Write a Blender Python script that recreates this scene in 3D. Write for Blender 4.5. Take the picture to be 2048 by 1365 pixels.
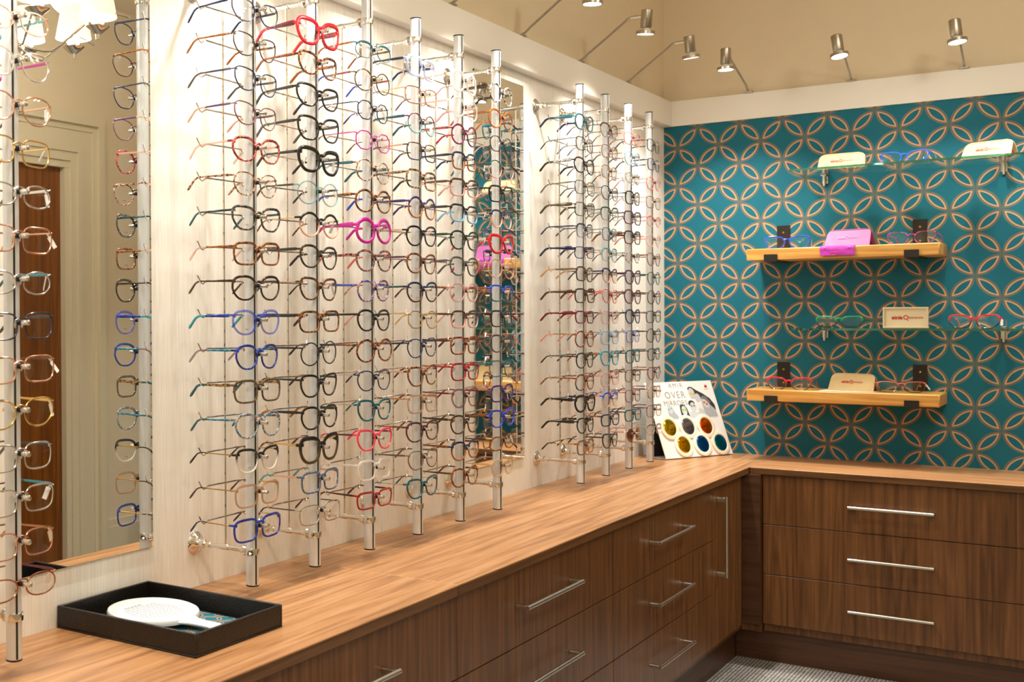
import bpy, math, random
from mathutils import Vector, Matrix

for o in list(bpy.data.objects):
    bpy.data.objects.remove(o, do_unlink=True)
S = bpy.context.scene
COL = S.collection
random.seed(7)
R = math.radians

# ------------------------------------------------------------------ camera
cam = bpy.data.objects.new('camera', bpy.data.cameras.new('camera'))
COL.objects.link(cam)
S.camera = cam
yaw, pit, rol = 0.6739, 0.0095, -0.0062
fw = Vector((-math.sin(yaw)*math.cos(pit), math.cos(yaw)*math.cos(pit), -math.sin(pit)))
rt = Vector((math.cos(yaw), math.sin(yaw), 0))
up = rt.cross(fw)
r2 = rt*math.cos(rol) + up*math.sin(rol)
u2 = up*math.cos(rol) - rt*math.sin(rol)
M = Matrix((r2, u2, -fw)).transposed().to_4x4()
M.translation = Vector((1.5457, -5.1179, 1.32))
cam.matrix_world = M
cam.data.sensor_width = 36.0
cam.data.lens = 2382.57*36/2048
cam.data.shift_x = 648.5/2048
cam.data.shift_y = -29.57/2048
cam.data.clip_start = 0.02
cam.data.dof.use_dof = True
cam.data.dof.focus_distance = 2.9
cam.data.dof.aperture_fstop = 9.0

# ------------------------------------------------------------------ world, exposure, added fill light
W = bpy.data.worlds.new('world'); S.world = W; W.use_nodes = True
W.node_tree.nodes['Background'].inputs[0].default_value = (1.0, 0.9, 0.78, 1)
W.node_tree.nodes['Background'].inputs[1].default_value = 0.05
S.view_settings.view_transform = 'Standard'
S.view_settings.look = 'None'
S.view_settings.gamma = 1.0
S.view_settings.use_curve_mapping = False
S.view_settings.exposure = 0.48

WARM = (1.0, 0.95, 0.86)
def area(name, loc, size, power, color=WARM, rot=(0, 0, 0)):
    l = bpy.data.lights.new(name, 'AREA'); l.shape = 'RECTANGLE'
    l.size, l.size_y = size; l.energy = power; l.color = color
    o = bpy.data.objects.new(name, l); COL.objects.link(o)
    o.location = loc; o.rotation_euler = rot
    return o
def fill_point(name, loc, power, r=.12, color=WARM):
    l = bpy.data.lights.new(name, 'POINT'); l.energy = power; l.color = color; l.shadow_soft_size = r
    o = bpy.data.objects.new(name, l); COL.objects.link(o); o.location = loc
    return o
fill_point('fill_light', (1.75, -1.7, 2.62), 14)  # unseen fill lights, added to lift the upper walls and the room
fill_point('fill_light', (1.70, -4.4, 2.62), 23)
fill_point('fill_light', (1.60, -6.0, 2.62), 12)
SPOT_POWER = 2.6

# ------------------------------------------------------------------ materials
def lin(c):
    if isinstance(c, str):
        c = [int(c[i:i+2], 16)/255 for i in (0, 2, 4)]
        c = [x/12.92 if x <= .04045 else ((x+.055)/1.055)**2.4 for x in c]
    return (c[0], c[1], c[2], 1)

MATS = {}
def base_mat(name):
    m = bpy.data.materials.new(name); m.use_nodes = True
    nt = m.node_tree
    return m, nt, nt.nodes['Principled BSDF']

def solid(name, col, rough=.5, metal=0, spec=.5, coat=0, noise=0.0, bump=0, bscale=200):
    if name in MATS: return MATS[name]
    m, nt, b = base_mat(name)
    b.inputs['Base Color'].default_value = lin(col)
    b.inputs['Roughness'].default_value = rough
    b.inputs['Metallic'].default_value = metal
    b.inputs['Specular IOR Level'].default_value = spec
    b.inputs['Coat Weight'].default_value = coat
    tc = nt.nodes.new('ShaderNodeTexCoord')
    n = nt.nodes.new('ShaderNodeTexNoise'); n.inputs['Scale'].default_value = bscale
    nt.links.new(tc.outputs['Object'], n.inputs['Vector'])
    if noise:
        mx = nt.nodes.new('ShaderNodeMix'); mx.data_type = 'RGBA'
        mx.inputs[6].default_value = lin(col)
        c = lin(col); mx.inputs[7].default_value = (c[0]*(1-noise), c[1]*(1-noise), c[2]*(1-noise), 1)
        nt.links.new(n.outputs['Fac'], mx.inputs[0]); nt.links.new(mx.outputs[2], b.inputs['Base Color'])
    if bump:
        bp = nt.nodes.new('ShaderNodeBump'); bp.inputs['Strength'].default_value = bump
        bp.inputs['Distance'].default_value = .002
        nt.links.new(n.outputs['Fac'], bp.inputs['Height']); nt.links.new(bp.outputs[0], b.inputs['Normal'])
    MATS[name] = m
    return m

def emit(name, col, strength):
    m, nt, b = base_mat(name)
    b.inputs['Base Color'].default_value = lin(col)
    b.inputs['Emission Color'].default_value = lin(col)
    b.inputs['Emission Strength'].default_value = strength
    return m

def wood(name, axis, stops, scale=1.0, rough=.4, bump=.05, rings=0.5):
    """axis = grain direction 0/1/2"""
    m, nt, b = base_mat(name)
    tc = nt.nodes.new('ShaderNodeTexCoord'); mp = nt.nodes.new('ShaderNodeMapping')
    sc = [34*scale]*3; sc[axis] = 1.1*scale
    mp.inputs['Scale'].default_value = sc
    nt.links.new(tc.outputs['Object'], mp.inputs['Vector'])
    n1 = nt.nodes.new('ShaderNodeTexNoise'); n1.inputs['Scale'].default_value = 3.2; n1.inputs['Detail'].default_value = 9
    n1.inputs['Roughness'].default_value = .62; n1.inputs['Distortion'].default_value = .35
    nt.links.new(mp.outputs[0], n1.inputs['Vector'])
    mp2 = nt.nodes.new('ShaderNodeMapping'); s2 = [9*scale]*3; s2[axis] = .45*scale; mp2.inputs['Scale'].default_value = s2
    nt.links.new(tc.outputs['Object'], mp2.inputs['Vector'])
    wv = nt.nodes.new('ShaderNodeTexNoise'); wv.inputs['Scale'].default_value = 1.6; wv.inputs['Detail'].default_value = 2
    wv.inputs['Distortion'].default_value = .15
    nt.links.new(mp2.outputs[0], wv.inputs['Vector'])
    # cathedral rings: fold the broad noise many times
    ml = nt.nodes.new('ShaderNodeMath'); ml.operation = 'MULTIPLY'; ml.inputs[1].default_value = 14
    pg = nt.nodes.new('ShaderNodeMath'); pg.operation = 'PINGPONG'; pg.inputs[1].default_value = 1
    nt.links.new(wv.outputs['Fac'], ml.inputs[0]); nt.links.new(ml.outputs[0], pg.inputs[0])
    mx = nt.nodes.new('ShaderNodeMix'); mx.data_type = 'FLOAT'; mx.inputs[0].default_value = rings*.45
    nt.links.new(n1.outputs['Fac'], mx.inputs[2]); nt.links.new(pg.outputs[0], mx.inputs[3])
    cr = nt.nodes.new('ShaderNodeValToRGB')
    el = cr.color_ramp.elements
    el[0].position, el[0].color = stops[0][0], lin(stops[0][1])
    el[1].position, el[1].color = stops[-1][0], lin(stops[-1][1])
    for p, c in stops[1:-1]:
        e = el.new(p); e.color = lin(c)
    nt.links.new(mx.outputs[0], cr.inputs[0]); nt.links.new(cr.outputs[0], b.inputs['Base Color'])
    b.inputs['Roughness'].default_value = rough
    bp = nt.nodes.new('ShaderNodeBump'); bp.inputs['Strength'].default_value = bump; bp.inputs['Distance'].default_value = .001
    nt.links.new(n1.outputs['Fac'], bp.inputs['Height']); nt.links.new(bp.outputs[0], b.inputs['Normal'])
    return m

def thin_glass(name, tint=(1, 1, 1), refl=(1, 1, 1), f0=.05, f1=.65):
    m = bpy.data.materials.new(name); m.use_nodes = True; nt = m.node_tree; nt.nodes.clear()
    out = nt.nodes.new('ShaderNodeOutputMaterial'); t = nt.nodes.new('ShaderNodeBsdfTransparent')
    g = nt.nodes.new('ShaderNodeBsdfGlossy'); g.inputs['Roughness'].default_value = .02
    g.inputs['Color'].default_value = (*refl, 1); t.inputs['Color'].default_value = (*tint, 1)
    lw = nt.nodes.new('ShaderNodeLayerWeight'); lw.inputs[0].default_value = .5
    pw = nt.nodes.new('ShaderNodeMath'); pw.operation = 'POWER'; pw.inputs[1].default_value = 4
    mr = nt.nodes.new('ShaderNodeMapRange'); mr.inputs[3].default_value = f0; mr.inputs[4].default_value = f1
    mx = nt.nodes.new('ShaderNodeMixShader')
    nt.links.new(lw.outputs['Facing'], pw.inputs[0]); nt.links.new(pw.outputs[0], mr.inputs[0])
    nt.links.new(mr.outputs[0], mx.inputs[0]); nt.links.new(t.outputs[0], mx.inputs[1]); nt.links.new(g.outputs[0], mx.inputs[2])
    nt.links.new(mx.outputs[0], out.inputs[0])
    return m

# ------------------------------------------------------------------ mesh helpers
class MB:
    def __init__(s): s.v = []; s.f = []; s.fm = []; s.mi = 0
    def add(s, vs, fs):
        k = len(s.v); s.v += [tuple(x) for x in vs]
        s.f += [tuple(i+k for i in f) for f in fs]; s.fm += [s.mi]*len(fs)
        return s
    def box(s, a, b, bev=0):
        x0, x1 = sorted((a[0], b[0])); y0, y1 = sorted((a[1], b[1])); z0, z1 = sorted((a[2], b[2]))
        if not bev:
            return s.add([(x, y, z) for x in (x0, x1) for y in (y0, y1) for z in (z0, z1)],
                         [(0, 1, 3, 2), (4, 6, 7, 5), (0, 4, 5, 1), (2, 3, 7, 6), (0, 2, 6, 4), (1, 5, 7, 3)])
        c = bev; vs = []; idx = {}
        L = ((x0, x1), (y0, y1), (z0, z1))
        for sx in (0, 1):
            for sy in (0, 1):
                for sz in (0, 1):
                    sg = (sx, sy, sz)
                    for ax in range(3):
                        p = [L[i][sg[i]] for i in range(3)]
                        for i in range(3):
                            if i != ax: p[i] += c if sg[i] == 0 else -c
                        idx[(sg, ax)] = len(vs); vs.append(p)
        fs = []
        for ax in range(3):
            o1, o2 = [i for i in range(3) if i != ax]
            for sd in (0, 1):
                q = []
                for a1, a2 in ((0, 0), (1, 0), (1, 1), (0, 1)):
                    g = [0]*3; g[ax] = sd; g[o1] = a1; g[o2] = a2; q.append(idx[(tuple(g), ax)])
                if (sd == 1) == (ax == 1): q.reverse()
                fs.append(tuple(q))
            for a1 in (0, 1):
                for a2 in (0, 1):
                    g0 = [0]*3; g1 = [0]*3; g0[ax] = 0; g1[ax] = 1
                    for g in (g0, g1): g[o1] = a1; g[o2] = a2
                    g0 = tuple(g0); g1 = tuple(g1)
                    fs.append((idx[(g0, o1)], idx[(g1, o1)], idx[(g1, o2)], idx[(g0, o2)]))
        for sg in [(a, b_, c_) for a in (0, 1) for b_ in (0, 1) for c_ in (0, 1)]:
            fs.append((idx[(sg, 0)], idx[(sg, 1)], idx[(sg, 2)]))
        return s.add(vs, fs)
    def sweep(s, path, rad, n=8, cap=True, sec=None, upv=None):
        """tube or profile sweep; rad scalar or list; sec list of (a,b) unit profile or per-point scale pairs"""
        P = [Vector(p) for p in path]; N = len(P)
        vs = []; prev = None
        for i, p in enumerate(P):
            t = (P[min(i+1, N-1)] - P[max(i-1, 0)]).normalized()
            if upv is not None: a = Vector(upv)
            elif prev is not None: a = prev
            else: a = Vector((0, 0, 1)) if abs(t.z) < .9 else Vector((0, 1, 0))
            u = (a - t*a.dot(t)).normalized(); w = t.cross(u); prev = u
            rr = rad[i] if isinstance(rad, (list, tuple)) else rad
            ru, rw = rr if isinstance(rr, (list, tuple)) else (rr, rr)
            for k in range(n):
                an = 2*math.pi*(k+.5)/n
                if sec == 'box':
                    cx = math.copysign(abs(math.cos(an))**.45, math.cos(an)); sx = math.copysign(abs(math.sin(an))**.45, math.sin(an))
                else: cx, sx = math.cos(an), math.sin(an)
                vs.append(p + u*ru*cx + w*rw*sx)
        fs = [(i*n+k, i*n+(k+1) % n, (i+1)*n+(k+1) % n, (i+1)*n+k) for i in range(N-1) for k in range(n)]
        if cap: fs += [tuple(reversed(range(n))), tuple((N-1)*n+k for k in range(n))]
        return s.add(vs, fs)
    def cyl(s, p0, p1, r, n=16, r1=None):
        return s.sweep([p0, p1], [r, r if r1 is None else r1], n)
    def lathe(s, prof, c, axis='z', n=24):
        """prof [(r,h)]"""
        vs = []
        for r, h in prof:
            for k in range(n):
                a = 2*math.pi*k/n; x, y = r*math.cos(a), r*math.sin(a)
                q = {'z': (x, y, h), 'x': (h, x, y), 'y': (x, h, y)}[axis]
                vs.append((c[0]+q[0], c[1]+q[1], c[2]+q[2]))
        fs = [(i*n+k, i*n+(k+1) % n, (i+1)*n+(k+1) % n, (i+1)*n+k) for i in range(len(prof)-1) for k in range(n)]
        fs += [tuple(reversed(range(n))), tuple((len(prof)-1)*n+k for k in range(n))]
        return s.add(vs, fs)
    def sphere(s, c, r, n=12, sc=(1, 1, 1)):
        m = n//2; vs = []
        for i in range(m+1):
            th = math.pi*i/m
            for k in range(n):
                a = 2*math.pi*k/n
                vs.append((c[0]+r*sc[0]*math.sin(th)*math.cos(a), c[1]+r*sc[1]*math.sin(th)*math.sin(a), c[2]+r*sc[2]*math.cos(th)))
        return s.add(vs, [(i*n+k, (i+1)*n+k, (i+1)*n+(k+1) % n, i*n+(k+1) % n) for i in range(m) for k in range(n)])
    def prism(s, poly, fn, d0, d1):
        """poly 2D, fn(u,v,d)->xyz"""
        n = len(poly)
        vs = [fn(u, v, d0) for u, v in poly] + [fn(u, v, d1) for u, v in poly]
        return s.add(vs, [tuple(reversed(range(n))), tuple(range(n, 2*n))] + [(k, (k+1) % n, n+(k+1) % n, n+k) for k in range(n)])
    def mesh(s, name, mats, smooth=True, origin=(0, 0, 0), merge=False):
        me = bpy.data.meshes.new(name)
        o = Vector(origin)
        me.from_pydata([tuple(Vector(v)-o) for v in s.v], [], s.f)
        for m in (mats if isinstance(mats, list) else [mats]): me.materials.append(m)
        for p, mi in zip(me.polygons, s.fm): p.material_index = mi
        import bmesh
        bm = bmesh.new(); bm.from_mesh(me)
        if merge: bmesh.ops.remove_doubles(bm, verts=bm.verts, dist=1e-6)
        bmesh.ops.recalc_face_normals(bm, faces=bm.faces)
        bm.to_mesh(me); bm.free()
        if smooth:
            me.polygons.foreach_set('use_smooth', [True]*len(me.polygons))
            try: me.set_sharp_from_angle(angle=R(38))
            except Exception: pass
        me.update()
        return me
    def build(s, name, mats, parent=None, smooth=True, origin=None, local=False):
        """verts in world coordinates unless local; parents are unrotated empties here"""
        if local: org = (0, 0, 0)
        elif parent is not None: org = worldloc(parent)
        else: org = origin or (0, 0, 0)
        me = s.mesh(name, mats, smooth, org)
        o = bpy.data.objects.new(name, me); COL.objects.link(o)
        if parent is not None: o.parent = parent
        elif not local: o.location = org
        return o

def worldloc(o):
    v = Vector(o.location)
    while o.parent is not None:
        o = o.parent; v = v + Vector(o.location)
    return v

def thing(name, loc, label, cat, group=None, rot=(0, 0, 0)):
    o = bpy.data.objects.new(name, None); COL.objects.link(o)
    o.empty_display_size = .05
    o.location = loc; o.rotation_euler = rot
    return tag(o, label, cat, group)
def tag(o, label, cat, group=None):
    o['label'] = label; o['category'] = cat
    if group: o['group'] = group
    return o
def struct(o, label=None):
    o['kind'] = 'structure'
    if label: o['label'] = label
    return o
def inst(name, me, parent, loc=(0, 0, 0), rot=(0, 0, 0), mats=None):
    o = bpy.data.objects.new(name, me); COL.objects.link(o); o.parent = parent
    o.location = loc; o.rotation_euler = rot
    if mats:
        for i, m in enumerate(mats):
            o.material_slots[i].link = 'OBJECT'; o.material_slots[i].material = m
    return o
def text_mesh(txt, size, mat, name, depth=.0002, align='LEFT', spacing=1.0, bold=0):
    c = bpy.data.curves.new(name, 'FONT'); c.body = txt; c.size = size; c.extrude = depth; c.align_x = align
    c.space_character = spacing; c.offset = bold; c.resolution_u = 3
    t = bpy.data.objects.new(name, c); COL.objects.link(t)
    me = bpy.data.meshes.new_from_object(t)
    bpy.data.objects.remove(t, do_unlink=True); me.materials.clear(); me.materials.append(mat); me.name = name
    return me

# ------------------------------------------------------------------ room materials
def wall_mat():
    """white-washed fine-grained laminate"""
    m, nt, b = base_mat('white_laminate')
    tc = nt.nodes.new('ShaderNodeTexCoord'); mp = nt.nodes.new('ShaderNodeMapping'); mp.inputs['Scale'].default_value = (1, 90, 3)
    n = nt.nodes.new('ShaderNodeTexNoise'); n.inputs['Scale'].default_value = 3; n.inputs['Detail'].default_value = 6
    cr = nt.nodes.new('ShaderNodeValToRGB')
    cr.color_ramp.elements[0].position = .3; cr.color_ramp.elements[0].color = lin('e4ded3')
    cr.color_ramp.elements[1].position = .7; cr.color_ramp.elements[1].color = lin('f6f3ec')
    nt.links.new(tc.outputs['Object'], mp.inputs[0]); nt.links.new(mp.outputs[0], n.inputs['Vector'])
    nt.links.new(n.outputs['Fac'], cr.inputs[0]); nt.links.new(cr.outputs[0], b.inputs['Base Color'])
    bp = nt.nodes.new('ShaderNodeBump'); bp.inputs['Strength'].default_value = .15; bp.inputs['Distance'].default_value = .001
    nt.links.new(n.outputs['Fac'], bp.inputs['Height']); nt.links.new(bp.outputs[0], b.inputs['Normal'])
    b.inputs['Roughness'].default_value = .5
    return m

def wallpaper_mat(name, plane=('X', 'Z'), x0=.3721, z0=1.3628, a=.0792):
    m, nt, b = base_mat(name)
    N = nt.nodes; L = nt.links
    tc = N.new('ShaderNodeTexCoord'); sp = N.new('ShaderNodeSeparateXYZ'); L.new(tc.outputs['Object'], sp.inputs[0])
    def mth(op, a_, b_=None):
        n = N.new('ShaderNodeMath'); n.operation = op
        for i, q in enumerate((a_, b_)):
            if q is None: continue
            if isinstance(q, (int, float)): n.inputs[i].default_value = q
            else: L.new(q, n.inputs[i])
        return n.outputs[0]
    s = a*math.sqrt(2)
    X = mth('SUBTRACT', sp.outputs[plane[0]], x0); Z = mth('SUBTRACT', sp.outputs[plane[1]], z0)
    k = 1/(math.sqrt(2)*s)
    p = mth('MULTIPLY', mth('ADD', X, Z), k); q = mth('MULTIPLY', mth('SUBTRACT', X, Z), k)
    fp = mth('ABSOLUTE', mth('SUBTRACT', mth('FRACT', p), .5)); fq = mth('ABSOLUTE', mth('SUBTRACT', mth('FRACT', q), .5))
    u = mth('MAXIMUM', fp, fq); v = mth('MINIMUM', fp, fq)
    d2 = mth('SQRT', mth('ADD', mth('POWER', mth('SUBTRACT', 1.0, u), 2), mth('POWER', v, 2)))
    e = mth('SUBTRACT', math.sqrt(.5), d2)
    # trim the petal's pointed ends so that crossings show a small teal gap
    cr = N.new('ShaderNodeValToRGB'); cr.color_ramp.interpolation = 'CONSTANT'
    teal = '0a6578'; grey = '787060'; peach = 'd09a72'; dark = '24545c'
    bands = [(0, teal), (.006, grey), (.022, dark), (.028, grey), (.046, dark), (.050, grey), (.068, peach), (.108, teal)]
    el = cr.color_ramp.elements
    el[0].position, el[0].color = 0, lin(teal); el[1].position, el[1].color = .98, lin(teal)
    for ps, c in bands[1:]:
        x = el.new(ps); x.color = lin(c)
    L.new(e, cr.inputs[0])
    # woven speckle
    nz = N.new('ShaderNodeTexNoise'); nz.inputs['Scale'].default_value = 700
    L.new(tc.outputs['Object'], nz.inputs['Vector'])
    mr = N.new('ShaderNodeMapRange'); mr.inputs[3].default_value = .82; mr.inputs[4].default_value = 1.15
    L.new(nz.outputs['Fac'], mr.inputs[0])
    mx = N.new('ShaderNodeMix'); mx.data_type = 'RGBA'; mx.blend_type = 'MULTIPLY'; mx.inputs[0].default_value = 1
    L.new(cr.outputs[0], mx.inputs[6]); L.new(mr.outputs[0], mx.inputs[7])
    L.new(mx.outputs[2], b.inputs['Base Color'])
    b.inputs['Roughness'].default_value = .62; b.inputs['Specular IOR Level'].default_value = .3
    return m

WALNUT_SHADED = [(.25, '4a2c16'), (.42, '65401f'), (.55, '744b27'), (.68, '835730'), (.8, '5c391c')]  # cabinet fronts: shaded copy of the walnut, shade put into the colour
WALNUT_LIT = [(.25, '7c5433'), (.42, 'a07148'), (.55, 'b08054'), (.68, 'bc8e64'), (.8, '8e6440')]  # same walnut for the worktops, with the light on them put into the colour
M_lam = wall_mat()
M_cream = solid('cream_paint', 'dfcfb0', .7, noise=.03, bscale=30)
M_paper = wallpaper_mat('teal_petal_wallpaper')
M_white = solid('white_board', 'ece8de', .45, noise=.03, bscale=8)
M_wood_z = wood('walnut_shaded_vertical_grain', 2, WALNUT_SHADED, 1.0, .38)
M_wood_top = wood('walnut_lit_top_grain_along', 1, WALNUT_LIT, 1.0, .33)
M_wood_topx = wood('walnut_lit_top_grain_across', 0, WALNUT_LIT, 1.0, .33)
M_edge = wood('walnut_edge', 1, [(.25, '4a3019'), (.5, '6e4a2a'), (.75, '7d5835')], 1.0, .35)
M_edgex = wood('walnut_edge_across', 0, [(.25, '4a3019'), (.5, '6e4a2a'), (.75, '7d5835')], 1.0, .35)
M_kick = wood('walnut_plinth', 1, [(.25, '3a2415'), (.5, '523420'), (.75, '5e3e26')], .9, .4)
M_kickx = wood('walnut_plinth_across', 0, [(.25, '3a2415'), (.5, '523420'), (.75, '5e3e26')], .9, .4)
M_oak = wood('golden_pine', 0, [(.2, 'a86f2e'), (.45, 'c98f45'), (.6, 'dca658'), (.8, 'b98038')], .8, .35)
M_door = wood('orange_brown_veneer', 2, [(.25, '5a3010'), (.5, '7c4716'), (.75, '90561b')], .6, .3)
M_dark = solid('dark_void', '0c0a08', .8)
M_chrome = solid('chrome', 'e8e6e2', .08, 1)
M_nickel = solid('brushed_nickel', 'bdb6a8', .3, 1, noise=.15, bscale=60)
M_satin = solid('satin_steel', 'd6d1c6', .28, 1)
M_tube = solid('satin_aluminium_tube', 'e0e3e6', .34, .35, noise=.06, bscale=30)
M_black = solid('black_rubber', '0b0b0c', .45)
M_mirror = solid('silvered_mirror', 'f4f6f4', .0, 1)
M_gedge = solid('green_glass_edge', '1f6a52', .1)
def carpet_mat():
    m, nt, b = base_mat('ribbed_grey_carpet')
    tc = nt.nodes.new('ShaderNodeTexCoord'); mp = nt.nodes.new('ShaderNodeMapping'); mp.inputs['Rotation'].default_value = (0, 0, 0)
    w = nt.nodes.new('ShaderNodeTexWave'); w.inputs['Scale'].default_value = 27; w.inputs['Distortion'].default_value = 4.0
    w.inputs['Detail'].default_value = 3; w.inputs['Detail Scale'].default_value = 6; w.bands_direction = 'X'
    n = nt.nodes.new('ShaderNodeTexNoise'); n.inputs['Scale'].default_value = 160
    cr = nt.nodes.new('ShaderNodeValToRGB')
    cr.color_ramp.elements[0].color = lin('4c4a48'); cr.color_ramp.elements[1].color = lin('b5b1ab')
    cr.color_ramp.elements[0].position = .25; cr.color_ramp.elements[1].position = .75
    mx = nt.nodes.new('ShaderNodeMix'); mx.data_type = 'FLOAT'; mx.inputs[0].default_value = .5
    nt.links.new(tc.outputs['Object'], mp.inputs[0]); nt.links.new(mp.outputs[0], w.inputs['Vector']); nt.links.new(mp.outputs[0], n.inputs['Vector'])
    nt.links.new(w.outputs['Fac'], mx.inputs[2]); nt.links.new(n.outputs['Fac'], mx.inputs[3])
    nt.links.new(mx.outputs[0], cr.inputs[0]); nt.links.new(cr.outputs[0], b.inputs['Base Color'])
    bp = nt.nodes.new('ShaderNodeBump'); bp.inputs['Strength'].default_value = .6; bp.inputs['Distance'].default_value = .004
    nt.links.new(mx.outputs[0], bp.inputs['Height']); nt.links.new(bp.outputs[0], b.inputs['Normal'])
    b.inputs['Roughness'].default_value = .95
    return m
M_carpet = carpet_mat()

# ------------------------------------------------------------------ room shell
FL = .036; HT = .75; XR = 2.6; YF = -7.0; CE = 2.9
struct(MB().box((-.1, YF-.1, FL-.1), (XR+.1, .1, FL)).build('floor', M_carpet, smooth=False), 'grey ribbed carpet floor')
struct(MB().box((-.1, YF-.1, CE), (XR+.1, .1, CE+.1)).build('ceiling', solid('ceiling_paint', 'e6dcc6', .8), smooth=False))
w = MB(); w.box((-.1, YF-.1, FL), (0, .1, 2.12)); w.mi = 1; w.box((-.1, YF-.1, 2.12), (0, .1, CE))
struct(w.build('wall_left', [M_lam, M_cream], smooth=False), 'white laminate wall with cream paint above')
w = MB(); w.box((0, 0, FL), (XR+.1, .1, 2.12)); w.mi = 1; w.box((0, 0, 2.12), (XR+.1, .1, CE))
struct(w.build('wall_back', [M_paper, M_cream], smooth=False), 'teal petal wallpaper wall with cream paint above')
struct(MB().box((0, YF-.1, FL), (XR+.1, YF, CE)).build('wall_front', M_cream, smooth=False))
# opposite wall with a door opening, seen only in the mirror
dy0, dy1, dz = -1.80, -.875, 2.085
w = MB(); w.box((XR, YF, FL), (XR+.1, dy0, CE)); w.box((XR, dy1, FL), (XR+.1, 0, CE)); w.box((XR, dy0, dz), (XR+.1, dy1, CE))
struct(w.build('wall_right', M_cream, smooth=False))
M_trim = solid('cream_gloss_trim', 'd9cdb0', .4)
d = MB().box((XR+.03, dy0, FL), (XR+.07, dy1, dz)).build('door_1', M_door, origin=(XR+.03, dy0, FL), smooth=False)
struct(d, 'orange brown veneered door seen in the mirror')
hd = MB(); hd.sweep([(XR+.03, dy0+.08, 1.05), (XR-.02, dy0+.08, 1.05), (XR-.02, dy0+.2, 1.05)], .009, 10)
hd.build('door_handle', M_satin, d)
w = MB()
for o0, o1, dp in ((.0, .045, .012), (.045, .075, .020), (.075, .155, .010), (.155, .185, .016), (.185, .225, .034), (.225, .25, .022)):
    w.box((XR-dp, dy0-o1, FL), (XR, dy0-o0, dz+o1)); w.box((XR-dp, dy1+o0, FL), (XR, dy1+o1, dz+o1)); w.box((XR-dp, dy0-o0, dz+o0), (XR, dy1+o0, dz+o1))
w.box((XR-.004, dy1-.035, FL), (XR+.029, dy1-.0005, dz-.036)); w.box((XR-.004, dy0, dz-.035), (XR+.029, dy1-.0005, dz-.0005))
struct(w.build('trim_3', M_trim, smooth=False), 'moulded cream door frame')
w = MB()
for a, b_ in ((dy1+.25, -.001), (YF, dy0-.25)):
    w.box((XR-.02, a, FL), (XR, b_, FL+.2)); w.box((XR-.012, a, FL+.2), (XR, b_, FL+.235))
struct(w.build('baseboard_right', M_trim, smooth=False))
# white boards along the tops of the wall linings
struct(MB().box((0, YF, 2.087), (.033, 0, 2.19), .0012).build('trim_1', M_white, smooth=False), 'white board running along the top of the left wall lining')
struct(MB().box((.033, -.012, 2.087), (XR, 0, 2.19), .0012).build('trim_2', M_white, smooth=False), 'white board above the patterned wallpaper')

# ------------------------------------------------------------------ worktops and cabinets
def worktop(a, b, mt, me_, front, label, name='worktop'):
    o = thing(name, (a[0], a[1], HT-.024), label, 'worktop', 'walnut worktop lengths')
    w = MB(); w.box((a[0], a[1], HT-.004), (b[0], b[1], HT), .0008); w.build('top_surface', mt, o, smooth=False)
    MB().box((a[0]+.0006, a[1]+.0006, HT-.024), (b[0]-(.0012 if front == 'x' else .0006), b[1]-.0006, HT-.0042), .001).build('core_edge', me_, o, smooth=False)
    if name == 'worktop' and b[1] < -2: MB().box((.001, b[1]-.0010, HT-.0035), (.4305, b[1]+.0003, HT+.00005)).build('joint_strip', solid('pale_joint', 'd8b48c', .5), o, smooth=False)
    return o
SEAM = -2.817
worktop((0.0005, -4.7, 0), (.431, SEAM-.0004, 0), M_wood_top, M_edge, 'x', 'walnut worktop length nearest the camera, under the black tray')
worktop((0.0005, SEAM+.0004, 0), (.431, -.0005, 0), M_wood_top, M_edge, 'x', 'long walnut worktop under the glasses poles, reaching the corner')
worktop((.4316, -.431, 0), (2.1, -.0005, 0), M_wood_topx, M_edgex, 'y', 'walnut worktop under the teal wallpapered wall')

def handle(parent, p0, p1, out, th=.006):
    """bar handle between p0,p1 ; out = outward unit; feet reach back"""
    p0 = Vector(p0); p1 = Vector(p1); o = Vector(out)
    e = (p1-p0).normalized()
    bar = MB(); bar.sweep([p0, p1], th*.9, 14)
    h = bar.build('handle', M_satin, parent)
    for q, s_ in ((p0, 1), (p1, -1)):
        c = q + e*s_*.010
        a = c - o*.030; side = e.cross(o)
        f = MB(); f.sweep([a, c], [(.0045, .0085)]*2, 8, sec='box', upv=side)
        ft = f.build('handle_foot', M_satin, h)
    return h

DZ = [(.545, .7245), (.3625, .5425), (.180, .360)]
FX = .418
def cabinet_left(y0, y1, label, hy, drawers=True):
    o = thing('drawer_unit' if drawers else 'corner_cabinet', (.2, (y0+y1)/2, FL), label, 'cabinet', 'walnut drawer units' if drawers else None)
    MB().box((.002, y0+.0015, .150), (.398, y1-.0015, .7255)).build('body', M_wood_z, o, smooth=False)
    if drawers:
        for a, b_ in DZ:
            d = MB().box((.3985, y0+.0015, a), (FX, y1-.0015, b_), .0008).build('drawer', M_wood_z, o, smooth=False)
            zc = b_-.084
            handle(d, (FX+.031, hy[0], zc), (FX+.031, hy[1], zc), (1, 0, 0))
    return o
cabinet_left(-4.70, -3.7525, 'walnut drawer unit nearest the camera, mostly out of view', (-4.4, -4.05))
cabinet_left(-3.7525, -2.797, 'walnut three-drawer unit below the black tray', (-3.457, -3.105))
cabinet_left(-2.797, -1.839, 'middle walnut three-drawer unit under the long worktop', (-2.502, -2.150))
cabinet_left(-1.839, -.862, 'walnut three-drawer unit beside the tall-handled corner door', (-1.537, -1.184))
o = thing('corner_cabinet', (.2, -.43, FL), 'walnut corner cabinet with one door and a long vertical handle', 'cabinet')
MB().box((.002, -.861, .150), (.398, -.004, .7255)).box((.398, -.43, .150), (.470, -.004, .7255)).build('body', M_wood_z, o, smooth=False)
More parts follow.
